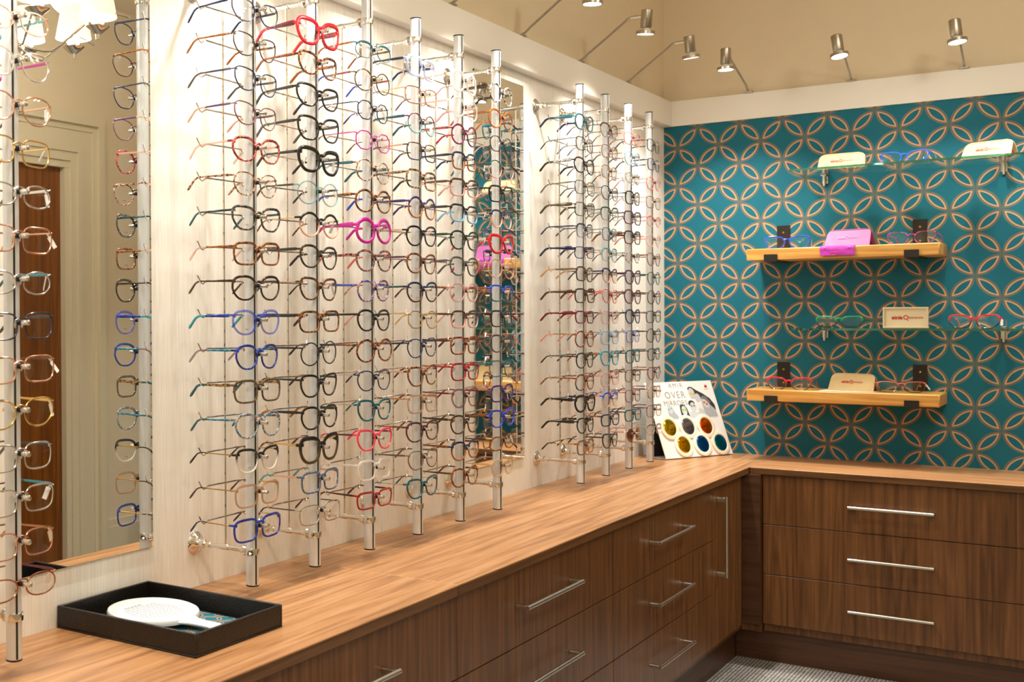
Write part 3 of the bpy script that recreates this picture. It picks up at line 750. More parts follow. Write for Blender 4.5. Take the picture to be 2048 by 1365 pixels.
T = 'tort:black,amber'
TABLE = {
0: [None, None,
 'oval w|met:rose|met:aqua n||rose metal', 'panto w|met:silver|met:magenta n|ac:magenta|pale metal|', 'panto w|met:rose|met:rose t|ac:grey|round rose metal|t', 'square w|met:gold|met:gold t||gold metal|t',
 'oval w|met:silver|met:silver n|ac:grey|silver metal oval|t', 'square w|met:rose|met:rose t|ac:peach|rose metal square|t', 'oval w|met:silver|met:turquoise n|ac:teal|silver metal teal-armed|t',
 'square w|met:gun|met:gun n|ac:black|gunmetal', 'square w|met:rose|met:brown t|ac:brown|rose metal brown-armed|t', 'panto w|met:gold|met:gold n||gold metal broad-armed|t', 'square w|met:silver|met:gun n|ac:grey|silver metal grey-armed|',
 'square w|met:silver|met:turquoise n|ac:teal|silver metal aqua-armed|t', 'square w|met:rose|met:copper n||rose metal copper-armed|t', 'oval w|met:copper|ac:wine n|ac:wine|copper metal burgundy-armed|t'],
1: ['cat w|met:navy|met:navy n|ac:navy|navy metal', 'cat w|met:brown|tort:brown,amber n|ac:amber|brown metal tortoise-armed', 'cat w|met:navy|mar:navy,grey n|ac:grey|navy metal patterned-armed',
 'cat w|met:mauve|mar:purple,mauve n|ac:peach|mauve metal', 'panto m|tort:wine,coral|clr:peach n|clr:peach|raspberry tortoise', 'panto n|tort:brown,peach|tort:peach,brown n||peach tortoise|p',
 'cat m|tort:black,teal,amber|tort:teal,black n|ac:teal|teal-amber tortoise|p', 'square m|tort:brown,amber|tort:brown,amber n|clr:peach|honey tortoise square|p', 'panto m|tort:black,brown|tort:black,brown n|ac:brown|dark tortoise',
 'panto m|clr:blue|tort:black,blue a|ac:turquoise|transparent blue|p', 'panto m|tort:navy,blue|tort:navy,turquoise n|clr:mauve|blue marbled', 'square m|tort:taupe,olive|tort:tan,olive a|ac:teal|taupe tortoise square',
 'panto m|tort:mauve,turquoise,peach|tort:plum,turquoise n|ac:teal|pastel striped', 'cat m|two:black,white|met:gold t|ac:black|black crystal-based|p', 'square m|clr:tan|met:gold t|ac:brown|champagne brown square',
 'square m|mar:navy,blue|met:gold t|ac:navy|navy marbled square'],
2: ['butterfly h|ac:red|ac:wine f|ac:red|bold red|t', 'cat m|tort:black,orange|tort:brown,orange a|ac:orange|amber tortoise|t', 'cat m|ac:black|ac:black a||glossy black gold-hinged|t', 'butterfly m|ac:black|ac:black a|ac:grey|black butterfly',
 'cat h|ac:black|ac:black a||bold black cat-eye|t', 'round n|clr:aqua|tort:black,brown n||clear aqua round|t', 'round m|two:black,peach|met:gold t|tort:black,amber|peach round black-browed|t', 'panto m|tort:black,olive|ac:black a||olive tortoise|t',
 'cat m|tort:olive,black,amber|met:rose t|ac:black|olive tortoise gold-armed|t', 'square m|tort:black,amber|ac:black a||dark tortoise square', 'round n|ac:black|ac:black n||matt black round', 'cat m|ac:black|ac:black n||slim black cat-eye',
 'panto m|ac:black|ac:black a|ac:amber|black round gold-trimmed', 'butterfly h|two:black,olive|met:gold n|tort:black,amber|black butterfly gold-armed', 'square m|mar:lightblue,plum,teal|ac:peach n|ac:aqua|blue-pink striped square', 'square w|met:silver|met:gun t|ac:black|silver metal|t'],
3: ['oval b|met:teal|tort:olive,amber n|ac:orange|teal half-rim', 'round n|tort:amber,green,brown|tort:red,green n|ac:blue|green-brown blue-browed', 'geo w|met:navy|met:navy t|ac:purple|navy geometric metal|t', 'geo w|met:magenta|met:magenta t|tort:brown,amber|magenta metal',
 'round n|tort:brown,peach|ac:teal a|ac:teal|peach-brown teal-armed', 'round m|tort:black,amber|tort:black,amber a|ac:blue|tortoise with blue tips', 'round h|ac:magenta|ac:magenta f|ac:magenta|chunky magenta round', 'panto m|tort:coral,teal,brown|tort:coral,black a|ac:coral|orange-blue tortoise',
 'panto m|tort:blue,mauve,peach|ac:blue n|tort:peach,navy|blue-pink tortoise', 'panto m|two:black,black|ac:black n|ac:pink|black pink-cornered', 'round m|tort:black,orange|tort:purple,amber n|tort:black,amber|yellow-black tortoise', 'panto n|ac:navy|met:silver t|ac:navy|navy silver-armed',
 'cat m|ac:teal|met:silver t|ac:teal|teal silver-armed|t', 'cat m|ac:hotpink|ac:plum n|ac:hotpink|hot pink', 'square m|clr:crystal|clr:crystal n||clear crystal square', 'rect m|tort:wine,red,brown|tort:wine,black n||red tortoise rectangular'],
4: ['square h|clr:paleblue|ac:navy a|ac:navy|ice-blue crystal', 'square w|met:rose|met:gold t|ac:mauve|thin rose-gold metal', 'round n|two:plum,aqua|ac:teal a|ac:teal|purple-teal round|t', 'square n|two:brown,navy|ac:peach n|ac:brown|brown peach-armed', 'square m|tort:black,tan|tort:black,tan a|ac:black|black-tan striped',
 'round m|two:purple,amber|ac:purple a|ac:purple|purple-amber faded', 'panto m|ac:black|ac:peach n|tort:black,peach|black peach-armed', 'panto m|tort:black,amber,plum|ac:plum n|ac:black|plum-cornered tortoise|p', 'panto m|two:navy,brown|ac:teal n|tort:navy,amber|blue-browed tortoise|p', 'geo w|met:gold|met:gold t||gold hexagonal metal|t',
 'panto n|ac:navy|ac:navy n|ac:black|navy', 'cat m|tort:brown,amber|ac:peach n|ac:brown|brown tortoise cat-eye', 'square m|clr:tan|ac:tan n|ac:brown|tan transparent', 'panto m|tort:plum,brown|tort:brown,amber n||plum-brown round|t', 'panto n|ac:taupe|ac:taupe n||taupe', 'cat m|ac:teal|met:silver t|ac:teal|teal cat-eye'],
5: ['round h|clr:crystal|met:rose t|ac:pink|clear crystal wire-armed', 'round m|clr:crystal|ac:pink a|ac:pink|clear crystal pink-armed', 'round m|tort:red,purple,brown|tort:red,brown a||red-purple tortoise', 'square m|two:navy,amber|ac:black a|ac:navy|navy-amber square', 'square m|two:brown,pink|ac:brown a|ac:pink|brown-pink square', 'square m|two:black,lightblue|ac:black a|ac:lightblue|black sky-blue-lined',
 'panto m|tort:green,black|tort:black,green a|ac:green|green-black tortoise', 'panto m|ac:grey|ac:grey a||dark grey', 'panto m|clr:pink|tort:brown,amber n||transparent pink', 'square m|two:brown,pink|ac:brown n|ac:pink|brown square plum-armed', 'square m|tort:wine,amber|tort:wine,brown a||rust tortoise', 'square m|tort:wine,red|tort:wine,red n||crimson tortoise',
 'panto m|clr:wine|ac:wine n||dark red', 'panto m|tort:olive,brown|tort:olive,black a||olive brown', 'panto m|two:navy,amber|tort:black,amber a||navy-lined tortoise', 'panto m|tort:brown,amber|ac:brown n||warm brown tortoise'],
6: ['round m|tort:black,white|tort:black,brown f|ac:black|black-white marbled', 'round m|tort:orange,amber|ac:orange a||orange amber round', 'geo w|met:black|met:black t|ac:pink|thin black metal', 'round n|two:green,pink|ac:olive n|ac:green|green-pink round', 'square m|ac:black|ac:black n|ac:peach|black peach-tipped|t', 'panto m|two:navy,peach|ac:peach n|ac:navy|navy-peach', 'cat h|ac:red|clr:crystal a|ac:red|bold red clear-armed',
 'round m|clr:peach|clr:peach a|ac:magenta|clear peach orange-cornered', 'square m|two:blue,teal|ac:orange a||blue-teal square|t', 'square m|ac:black|ac:black n|ac:wine|black square|t', 'panto m|ac:grey|met:gun n||charcoal', 'square m|clr:teal|clr:aqua a||transparent teal square|t', 'square m|ac:purple|clr:pink a||grey-purple|t', 'cat m|ac:brightblue|ac:amber a||cobalt blue|', 'oval m|tort:amber,olive|ac:brown n||amber brown|t', 'cat m|clr:champagne|clr:champagne n||clear champagne'],
7: ['panto m|ac:teal|ac:teal f|ac:navy|petrol blue', 'square w|met:black|met:black t|ac:black|thin black', 'panto m|ac:black|mar:black,white f|ac:black|black chequered-armed gold-badged', 'square n|ac:grey|ac:taupe n|ac:grey|grey gold-trimmed', 'square n|ac:olive|ac:olive f|ac:olive|olive brown', 'square b|met:navy|met:navy n|ac:navy|navy half-rim', 'rect n|ac:navy|ac:navy f|ac:navy|navy printed-armed', 'square m|ac:olive|ac:taupe a|ac:tan|sand brown',
 'square m|ac:brown|ac:brown f|ac:brown|dark brown gold-badged', 'rect m|ac:wine|ac:wine f|ac:wine|burgundy', 'round m|tort:wine,amber|met:gold t|ac:coral|red tortoise gold-armed', 'panto m|ac:black|met:gun n|ac:black|black silver-armed', 'round m|tort:black,orange|tort:black,amber n||amber-flecked tortoise', 'panto h|ac:black|ac:black f|ac:black|black gold-badged', 'panto m|ac:black|ac:black f|ac:black|plain black gold-badged', 'square m|tort:brown,amber|met:gold n|ac:black|brown tortoise metal-armed'],
8: ['panto b|met:brown|met:brown t||brown half-rim', 'square w|met:mauve|met:plum t|ac:wine|mauve metal', 'square w|met:rose|met:rose t|ac:brown|rose-gold metal', 'panto w|met:navy|met:silver t|ac:navy|navy metal', 'square b|met:green|met:green t||grey-green half-rim', 'square w|met:teal|met:teal t|ac:grey|teal metal', 'square b|met:aqua|met:rose t|ac:black|aqua half-rim', 'cat m|two:navy,peach|ac:navy n||navy peach-lined', 'cat n|ac:coral|ac:coral n||coral red',
 'square n|clr:pink|ac:brown n|ac:pink|pale pink', 'square m|clr:lightblue|met:silver t|ac:grey|transparent sky blue', 'cat m|ac:turquoise|ac:orange n||turquoise', 'square m|clr:pink|clr:pink n||rose crystal', 'panto m|two:blue,peach|ac:pink n|ac:blue|blue-to-peach faded', 'rect m|ac:navy|ac:amber n||dark blue rectangular', 'cat m|ac:black|ac:black n||black cat-eye'],
9: ['square w|met:coral|met:wine t|ac:wine|red metal', 'panto w|met:lightblue|met:gold n|ac:black|blue gold-armed', 'oval w|met:silver|met:silver t|ac:black|silver rimmed', 'square m|ac:black|met:black t|ac:black|bold black', 'square m|ac:plum|ac:plum n||dark plum', 'square m|two:black,brown|tort:black,orange f|tort:black,amber|black amber chain-armed', 'oval n|tort:black,white|met:gun t||black-white', 'cat m|tort:purple,brown|ac:plum n||plum tortoise', 'panto m|tort:wine,plum|ac:brown n|ac:wine|burgundy round', 'panto m|ac:navy|met:gun t||navy round',
 'square n|clr:blue|met:silver t|ac:brown|transparent royal blue', 'square m|ac:teal|ac:green n|ac:grey|dark teal', 'square n|ac:olive|ac:olive n||olive black', 'square n|ac:mauve|ac:pink n|ac:brown|mauve', 'rect m|ac:teal|ac:black n||black-teal rectangular', 'aviator w|met:rose|clr:pink a|clr:pink|brown-lensed aviator sunglasses|s'],
10: ['square n|tort:black,brown|tort:brown,wine n|ac:navy|black-brown', 'square n|ac:navy|ac:navy n|ac:black|navy square', 'panto w|met:coral|met:coral t|ac:coral|coral pink metal', 'square w|met:rose|met:rose t|ac:coral|peach metal', 'oval b|met:coral|met:wine t|ac:wine|coral half-rim', 'panto n|clr:peach|ac:coral n||clear peach', 'cat n|tort:brown,amber|ac:wine n||amber tortoise', 'panto n|ac:green|ac:green n||dark green', 'round n|ac:brown|ac:brown n||plain brown', 'square n|ac:black|ac:wine t||thin black',
 'round n|ac:black|ac:black n||round black', 'square n|ac:black|ac:black n||square black', 'cat n|ac:wine|tort:brown,amber n||dark burgundy', 'square n|tort:brown,peach|ac:wine n||peach tortoise', 'square n|clr:wine|ac:wine n||raspberry red', 'oval b|met:silver|met:silver t||rimless silver'],
}
SHN = {'round': 'round', 'panto': 'rounded', 'square': 'square', 'rect': 'rectangular', 'cat': 'cat-eye', 'oval': 'oval', 'butterfly': 'butterfly', 'geo': 'geometric', 'aviator': 'aviator', 'catrect': 'cat-eye'}
GSHORT = ['on the leftmost pole', 'on nearest of the six middle poles', 'on second of the six middle poles', 'on third of the six middle poles', 'on fourth of the six middle poles', 'on fifth of the six middle poles', 'on sixth of the six middle poles',
          'on nearest of the four far poles', 'on second of the four far poles', 'on third of the four far poles', 'on last of the four far poles']
RORD = ['top', 'second', 'third', 'fourth', 'fifth', 'sixth', 'seventh', 'eighth', 'ninth', 'tenth', 'eleventh', 'twelfth', 'thirteenth', 'third-last', 'second-last', 'bottom']
RORD[12] = 'fourth-last'
for k, rows in TABLE.items():
    for i, sp in enumerate(rows):
        if sp is None: continue
        q = sp.split('|'); words = q[4].strip(); sh = SHN[q[0].split()[0]]
        if sh in words.split() or len(words.split()) >= 3 or 'sunglasses' in words: sh = ''
        noun = '' if 'sunglasses' in words else 'glasses'
        lab = ' '.join(x for x in (words, sh, noun + ',', RORD[i], 'row', GSHORT[k]) if x).replace(' ,', ',')
        fl = q[5] if len(q) > 5 else ''
        glasses(sp, (PX+.0195, PY[k]+random.uniform(-.0025, .0025), rowz(i)+random.uniform(-.0006, .0006)), lab, 'glasses displayed on the wall poles',
                rot=(R(random.uniform(-1.3, 1.3)), R(random.uniform(-1.2, 1.8)), R(random.uniform(-3.0, 3.0))), row=i)
#PART3
# ------------------------------------------------------------------ shelves on the wallpapered wall
M_clip = solid('raw_black_steel', '2c2825', .45, .4, noise=.2, bscale=60)
M_brass = solid('brass_screw', 'c49a3c', .3, 1)
def wood_shelf(z0, z1, label):
    o = thing('wooden_shelf', (.68, -.1, z0), label, 'shelf', 'chunky pine shelves')
    b = MB().box((.369, -.212, z0), (.9995, -.0008, z1), .003).build('board', M_oak, o)
    for x in (.455, .915):
        k = MB(); k.box((x-.023, -.0045, z0-.004), (x+.023, -.0004, z1+.098)); k.box((x-.023, -.2165, z0-.0045), (x+.023, -.0045, z0-.0003)); k.box((x-.023, -.2168, z0-.0045), (x+.023, -.2126, z0+.022))
        # the board is notched behind the wall plate, so the plate stands just proud of the wall
        br = k.build('bracket', M_clip, o, smooth=False)
        for zz in (z1+.070, z1+.018): MB().lathe([(.0, -.0075), (.0025, -.0072), (.0042, -.0055), (.0042, -.0045), (0, -.0045)], (x, 0, zz), 'y', 14).build('screw', M_brass, br)
    return o
wood_shelf(1.514, 1.558, 'upper pine shelf with a purple case on it')
wood_shelf(.978, 1.022, 'lower pine shelf with a tan case on a white cloth')
M_gl = thin_glass('shelf_glass_face', (.93, .985, .965), (1, 1, 1), .10, .85)
M_gl2 = thin_glass('shelf_glass_rim', (.30, .74, .62), (.7, 1, .93), .18, .6)
def glass_shelf(z, label):
    o = thing('glass_shelf', (.88, -.12, z-.008), label, 'shelf', 'green-edged glass shelves')
    x0, x1, y0, y1 = .524, 1.243, -.248, -.001
    MB().box((x0+.0012, y0+.0012, z-.008), (x1-.0012, y1, z)).build('pane', M_gl, o, smooth=False)
    MB().box((x0, y0, z-.008), (x1, y0+.0011, z)).box((x0, y0+.0011, z-.008), (x0+.0011, y1, z)).box((x1-.0011, y0+.0011, z-.008), (x1, y1, z)).build('green_rim', M_gl2, o, smooth=False)
    for x in (.603, 1.172):
        k = MB(); k.box((x-.010, -.048, z-.0135), (x+.010, -.0005, z-.0085), .001); k.box((x-.010, -.012, z-.040), (x+.010, -.0005, z-.0085), .001); k.box((x-.010, -.030, z+.0005), (x+.010, -.0005, z+.005), .001)
        br = k.build('bracket', M_chrome, o)
        MB().cyl((x, -.026, z-.050), (x, -.026, z-.0135), .0045, 14).build('clamp_screw', M_chrome, br)
glass_shelf(1.849, 'upper glass shelf above the pine shelves, two cases on it')
glass_shelf(1.2565, 'lower glass shelf between the pine shelves, small sign on it')

M_case = solid('tan_felt', 'ccac7a', .75, noise=.12, bscale=60, bump=.1)
M_casered = solid('dark_red_lining', '8a0c18', .7)
M_purple = solid('orchid_leatherette', 'a4488a', .45, noise=.05, bscale=40, bump=.1)
M_purpled = solid('magenta_lining', '6a0838', .6)
M_logo = solid('red_print', 'b8281e', .6)
M_logop = solid('pale_purple_print', 'cc78bc', .5)
def logo(parent, mat, w, origin, rot, loc_only=False):
    """etnia Q BARCELONA wordmark, centred, in the local XZ plane facing -Y"""
    k = w/.062
    L = bpy.data.objects.new('wordmark', None)
    me = MB()
    t1 = text_mesh('etnia', .0105*k, mat, 'wordmark', .0002, 'RIGHT', .95, .0003*k)
    t2 = text_mesh('BARCELONA', .0042*k, mat, 'wordmark', .0002, 'LEFT', 1.0, .0001*k)
    v = MB()
    for me_, ox, oz in ((t1, -.0045*k, -.0030*k), (t2, .0065*k, -.0015*k)):
        v.add([(p.co.x+ox, -p.co.z, p.co.y+oz) for p in me_.vertices], [tuple(p.vertices) for p in me_.polygons])
        bpy.data.meshes.remove(me_)
    n = 24; vs = []
    for rr in (.0030, .0046):
        for yy in (-.0002, .0002):
            for j in range(n): vs.append((.001*k+rr*k*math.cos(2*math.pi*j/n), yy, .0006*k+rr*k*math.sin(2*math.pi*j/n)))
    fs = []
    for j in range(n):
        j2 = (j+1) % n
        fs += [(j, j2, 2*n+j2, 2*n+j), (n+j, 3*n+j, 3*n+j2, n+j2), (2*n+j, 2*n+j2, 3*n+j2, 3*n+j)]
    v.add(vs, fs)
    v.box((.0030*k, -.0002, -.0058*k), (.0052*k, .0002, -.0040*k))
    bpy.data.objects.remove(L)
    o = bpy.data.objects.new('wordmark', v.mesh('wordmark', mat, smooth=False)); COL.objects.link(o); o.parent = parent
    o.location = origin; o.rotation_euler = rot
    return o
def case(loc, L, H, mat, mlin, mlog, label, rz=0, sag=0):
    o = thing('glasses_case', loc, label, 'glasses case', 'rigid folding glasses cases', (0, 0, R(rz)))
    D = .030; sl = math.hypot(D, H); ang = math.atan2(D, H)
    def outline(ins=0):
        c = .021; tp = .003
        P = [(-L/2+ins, 0+ins), (L/2-ins, 0+ins)]
        for cxx, sg in ((L/2-tp-c, 1), (-(L/2-tp-c), -1)):
            for j in range(7):
                a = (j/6)*math.pi/2*.92 if sg > 0 else math.pi/2 + (j/6)*math.pi/2*.92 - .0
                P.append((cxx+c*math.cos(a)-sg*ins, sl-c+c*math.sin(a)-ins))
        return P
    for sg, nm in ((-1, 'front_flap'), (1, 'back_flap')):
        def fn(u, v, d, sg=sg):
            bow = sag*(1-(2*u/L)**2)*(1-v/sl)
            y = sg*(D*(1-v/sl)+d*math.cos(ang)) ; z = v*H/sl + d*math.sin(ang)
            return (u, y, z+bow)
        m = MB().prism(outline(), fn, -.0026, 0).build(nm, mat, o, local=True)
        if sg == -1: logo(m, mlog, .084, (-.004, -(D*.5)-.0016, H*.5+.0012), (-ang, 0, 0))
    MB().cyl((-L/2+.022, 0, H-.0012), (L/2-.022, 0, H-.0012), .0022, 10).build('fold', mat, o, local=True)
    g = MB()
    for sg in (-1, 1):
        x = sg*(L/2-.010)
        g.add([(x, -D+.003, .001), (x, D-.003, .001), (x-sg*.010, 0, H-.010), (x-sg*.0015, -D+.003, .001), (x-sg*.0015, D-.003, .001), (x-sg*.0115, 0, H-.010)],
              [(0, 1, 2), (3, 5, 4), (0, 3, 4, 1), (1, 4, 5, 2), (0, 2, 5, 3)])
    g.box((-L/2+.012, -D+.004, .0003), (L/2-.012, D-.004, .0013))
    g.build('lining', mlin, o, local=True, smooth=False)
    return o
case((.680, -.115, 1.8495), .158, .058, M_case, M_casered, M_logo, 'tan felt glasses case on the upper glass shelf, left end', 0)
case((1.138, -.130, 1.8495), .160, .058, M_case, M_casered, M_logo, 'tan felt glasses case turned aside on the upper glass shelf, right end', -20)
case((.716, -.108, 1.0240), .160, .062, M_case, M_casered, M_logo, 'tan felt glasses case on white cloth on the lower pine shelf', -13)
case((.706, -.125, 1.5600), .158, .062, M_purple, M_purpled, M_logop, 'orchid purple glasses case on the upper pine shelf', -12, .004)
M_cloth = solid('white_microfibre', 'e8e4dc', .8)
M_pcloth = solid('magenta_microfibre', 'b428a4', .55, noise=.25, bscale=45)
def flat_cloth(corners, z, mat, name, label, cat):
    n = 12; vs = []; fs = []
    for lay in (0, 1):
        for i in range(n+1):
            for j in range(n+1):
                s_, t = i/n, j/n
                x = (1-s_)*((1-t)*corners[0][0]+t*corners[3][0])+s_*((1-t)*corners[1][0]+t*corners[2][0])
                y = (1-s_)*((1-t)*corners[0][1]+t*corners[3][1])+s_*((1-t)*corners[1][1]+t*corners[2][1])
                vs.append((x, y, z+.0003+lay*.0008+.0002*math.sin(9*s_+3*t)))
    k = (n+1)**2
    for i in range(n):
        for j in range(n):
            a = i*(n+1)+j; fs += [(a, a+1, a+n+2, a+n+1), (k+a, k+a+n+1, k+a+n+2, k+a+1)]
    for i in range(n):
        for a, b in ((i, i+1), ((n)*(n+1)+i, n*(n+1)+i+1), (i*(n+1), (i+1)*(n+1)), (i*(n+1)+n, (i+1)*(n+1)+n)):
            fs.append((a, b, k+b, k+a))
    c = (sum(p[0] for p in corners)/4, sum(p[1] for p in corners)/4, z)
    return tag(MB().add(vs, fs).build(name, mat, origin=c), label, cat)
flat_cloth([(.612, -.186), (.795, -.170), (.802, -.060), (.625, -.050)], 1.022, M_cloth, 'cleaning_cloth', 'white cloth lying under the tan case on the lower pine shelf', 'cloth')
flat_cloth([(.800, -.215), (.965, -.205), (.960, -.080), (.815, -.085)], 1.849, M_cloth, 'cleaning_cloth', 'white cloth under the blue glasses on the upper glass shelf', 'cloth')
# magenta cloth folded over the front edge of the upper pine shelf
vs = []; fs = []; n = 14; prof = [(-.165, 1.5585), (-.190, 1.5587), (-.206, 1.5590), (-.2130, 1.5580), (-.2150, 1.5520), (-.2155, 1.544), (-.2160, 1.536), (-.2165, 1.529), (-.2170, 1.523)]
for lay in (0, .0011):
    for j, (y, z) in enumerate(prof):
        for i in range(n+1):
            t = i/n; wob = (.0016*math.sin(t*9+j*.9)+.0010*math.sin(t*17-j)) if j > 3 else 0
            vs.append((.624+.113*t+.0015*math.sin(j*1.1), y-(lay if j > 3 else 0)-abs(wob), z+(lay if j <= 3 else 0)+(.002*math.sin(t*3) if j == 8 else 0)))
m_ = len(prof); k = m_*(n+1)
for j in range(m_-1):
    for i in range(n):
        a = j*(n+1)+i; fs += [(a, a+1, a+n+2, a+n+1), (k+a, k+a+n+1, k+a+n+2, k+a+1)]
for i in range(n): fs += [(i, i+1, k+i+1, k+i), ((m_-1)*(n+1)+i, (m_-1)*(n+1)+i+1, k+(m_-1)*(n+1)+i+1, k+(m_-1)*(n+1)+i)]
for j in range(m_-1): fs += [(j*(n+1), (j+1)*(n+1), k+(j+1)*(n+1), k+j*(n+1)), (j*(n+1)+n, (j+1)*(n+1)+n, k+(j+1)*(n+1)+n, k+j*(n+1)+n)]
c = thing('cleaning_cloth', (.68, -.2, 1.5585), 'magenta cloth draped over the front edge of the upper pine shelf', 'cloth')
b_ = MB().add(vs, fs).build('fabric', M_pcloth, c)
MB().box((.656, -.2205, 1.534), (.684, -.2193, 1.5375)).build('printed_label', solid('coral_print', 'e8486a', .6), b_, smooth=False)

# little framed sign on the lower glass shelf
o = thing('counter_sign', (.888, -.150, 1.257), 'small cream sign with red lettering on the lower glass shelf', 'sign')
M_cr = solid('cream_resin', 'd8c6a0', .5)
MB().box((-.0705, -.004, 0), (.0705, .010, .075), .002).build('plaque', M_cr, o, local=True)
fr = MB(); fr.box((-.0705, -.0085, 0), (.0705, -.0041, .006), .001); fr.box((-.0705, -.0085, .069), (.0705, -.0041, .075), .001); fr.box((-.0705, -.0085, .006), (-.0645, -.0041, .069), .001); fr.box((.0645, -.0085, .006), (.0705, -.0041, .069), .001)
fr.build('raised_rim', M_cr, o, local=True)
logo(o, M_logo, .112, (0, -.0046, .037), (0, 0, 0))

# glasses standing on the shelves
def stand(spec, x, y, z, label, rz=-90, low=.0279):
    g = glasses(spec, (x, y, z+low), label, 'glasses standing on the wall shelves', (0, R(-3.4), R(rz)))
    return g
stand('cat m|ac:blue|clr:aqua n|clr:peach||', .503, -.168, 1.558, 'bright blue cat-eye glasses standing at left on the upper pine shelf', -84)
stand('cat n|tort:brown,magenta|ac:magenta n|ac:magenta||', .908, -.168, 1.558, 'brown and magenta glasses at right end of the upper pine shelf', -96)
stand('cat n|ac:blue|met:silver t|ac:coral|', .884, -.150, 1.8505, 'blue glasses with red tips on the upper glass shelf', -98)
stand('catrect m|two:bgreen,black|tort:black,bgreen n|ac:bgreen||', .676, -.160, 1.257, 'black and green glasses on the lower glass shelf', -92)
stand('cat m|two:red,black|ac:black n|ac:coral||t', 1.095, -.160, 1.257, 'black and red glasses at right on the lower glass shelf', -98)
stand('cat m|two:red,brown|tort:brown,amber n|ac:red||', .508, -.168, 1.022, 'tortoise glasses with red corners on the lower pine shelf', -92)
stand('catrect n|two:coral,black|ac:black n|ac:orange||t', .878, -.170, 1.022, 'glasses with coral brow line at right on the lower pine shelf', -72)

# ------------------------------------------------------------------ black tray with hand mirror
M_leather = solid('black_grained_leatherette', '15110f', .42, noise=.3, bscale=260, bump=.5)
TX0, TX1, TY0, TY1 = .0035, .3255, -3.5745, -3.3185
o = thing('leather_tray', (.165, -3.446, HT), 'open black leatherette tray on the worktop holding a white hand mirror', 'tray')
t = .0055
MB().box((TX0, TY0, HT+.0002), (TX1, TY1, HT+.004), .0008).build('base', M_leather, o)
w = MB(); w.box((TX0, TY0, HT+.004), (TX1, TY0+t, HT+.041), .0012); w.box((TX0, TY1-t, HT+.004), (TX1, TY1, HT+.041), .0012)
w.box((TX0, TY0+t, HT+.004), (TX0+t, TY1-t, HT+.041), .0012); w.box((TX1-t, TY0+t, HT+.004), (TX1, TY1-t, HT+.041), .0012)
w.build('sides', M_leather, o)
flat_cloth([(.085, -3.520), (.250, -3.545), (.262, -3.340), (.080, -3.335)], HT+.0045, wallpaper_mat('patterned_cloth', ('X', 'Y'), .01, .02, .022), 'cleaning_cloth', 'teal patterned cloth lying in the black tray under the hand mirror', 'cloth')
M_wp = solid('white_enamel', 'e4e8ea', .22, noise=.03, bscale=90)
HM = Vector((.120, -3.440, HT+.019))
o = thing('hand_mirror', HM, 'white round hand mirror lying face down in the black tray', 'hand mirror', rot=(0, R(1.2), 0))
rr = .0865
MB().lathe([(.0, -.0060), (rr-.008, -.0060), (rr-.001, -.003), (rr, .002), (rr-.002, .0062), (rr-.006, .0080), (rr-.010, .0075), (rr-.014, .0045), (rr-.018, .0036), (0, .0036)], (0, 0, 0), n=64).build('frame', M_wp, o, local=True)
MB().sweep([(.066, -.002, .0005), (.082, -.002, .0010), (.098, -.002, .001), (.115, -.002, .0008), (.135, 0, .0003), (.155, .001, -.001), (.172, .001, -.003), (.179, .001, -.004)],
           [(.006, .040), (.0062, .026), (.006, .018), (.0058, .0145), (.0058, .0150), (.0058, .0170), (.005, .016), (.003, .009)], 20, upv=(0, 0, 1)).build('grip', M_wp, o, local=True)
lb = MB().lathe([(0, .0037), (rr-.020, .0037), (rr-.020, .0041), (0, .0041)], (0, 0, 0), n=48).build('paper_label', solid('label_paper', 'f2f3f4', .6), o, local=True)
tx = MB(); rnd = random.Random(3)
for li in range(9):
    x = -.047+.0118*li; half = math.sqrt(max(0, (.058)**2-x*x)); y = -half+.004
    head = li < 1
    for sub in range(2):
        xx = x+sub*.0048; y = -half+.004; end = half-.004 if not head else half*.45
        while y < end:
            wl = rnd.uniform(.004, .011); tx.box((xx, y, .00411), (xx+(.0028 if head else .0020), min(y+wl, end), .0042)); y += wl+.0022
tx.build('fine_print', solid('grey_fine_print', '4a4c50', .7), lb, local=True, smooth=False)

# ------------------------------------------------------------------ tent card with mirrored lenses
SA = Vector((.1273, -.4038, HT+.0045)); Sd = Vector((.4213, .9069, 0)).normalized(); Su = Vector((-.3168, .1472, .937)).normalized(); Sn = Sd.cross(Su).normalized()
SM = Matrix((Sd, Su, Sn)).transposed().to_4x4(); SM.translation = SA
o = thing('display_card', SA, 'white tent card showing six round mirrored lenses, by the corner', 'display card')
o.rotation_euler = SM.to_euler()
M_card = solid('white_card', 'eeece8', .4)
SW, SH = .3717, .3063
MB().box((0, 0, -.0022), (SW, SH, 0), .0006).build('front_panel', M_card, o, local=True)
# back leg and floor panel, expressed in the card's own frame
inv = SM.inverted()
def loc_w(p): return inv @ Vector(p)
back = SA + Sd*0 - Vector((Sd.y, -Sd.x, 0))*.165
M_cdark = solid('dark_card_back', '22201e', .7)
def slab(p, q, r_, s_, th, name, mat):
    a = [loc_w(x) for x in (p, q, r_, s_)]; nn = (a[1]-a[0]).cross(a[3]-a[0]).normalized()*th
    MB().add(a+[x+nn for x in a], [(3, 2, 1, 0), (4, 5, 6, 7), (0, 1, 5, 4), (1, 2, 6, 5), (2, 3, 7, 6), (3, 0, 4, 7)]).build(name, mat, o, local=True, smooth=False)
F0 = SA; F1 = SA+Sd*SW; B0 = F0-Vector((Sd.y, -Sd.x, 0))*.085; B1 = F1-Vector((Sd.y, -Sd.x, 0))*.085
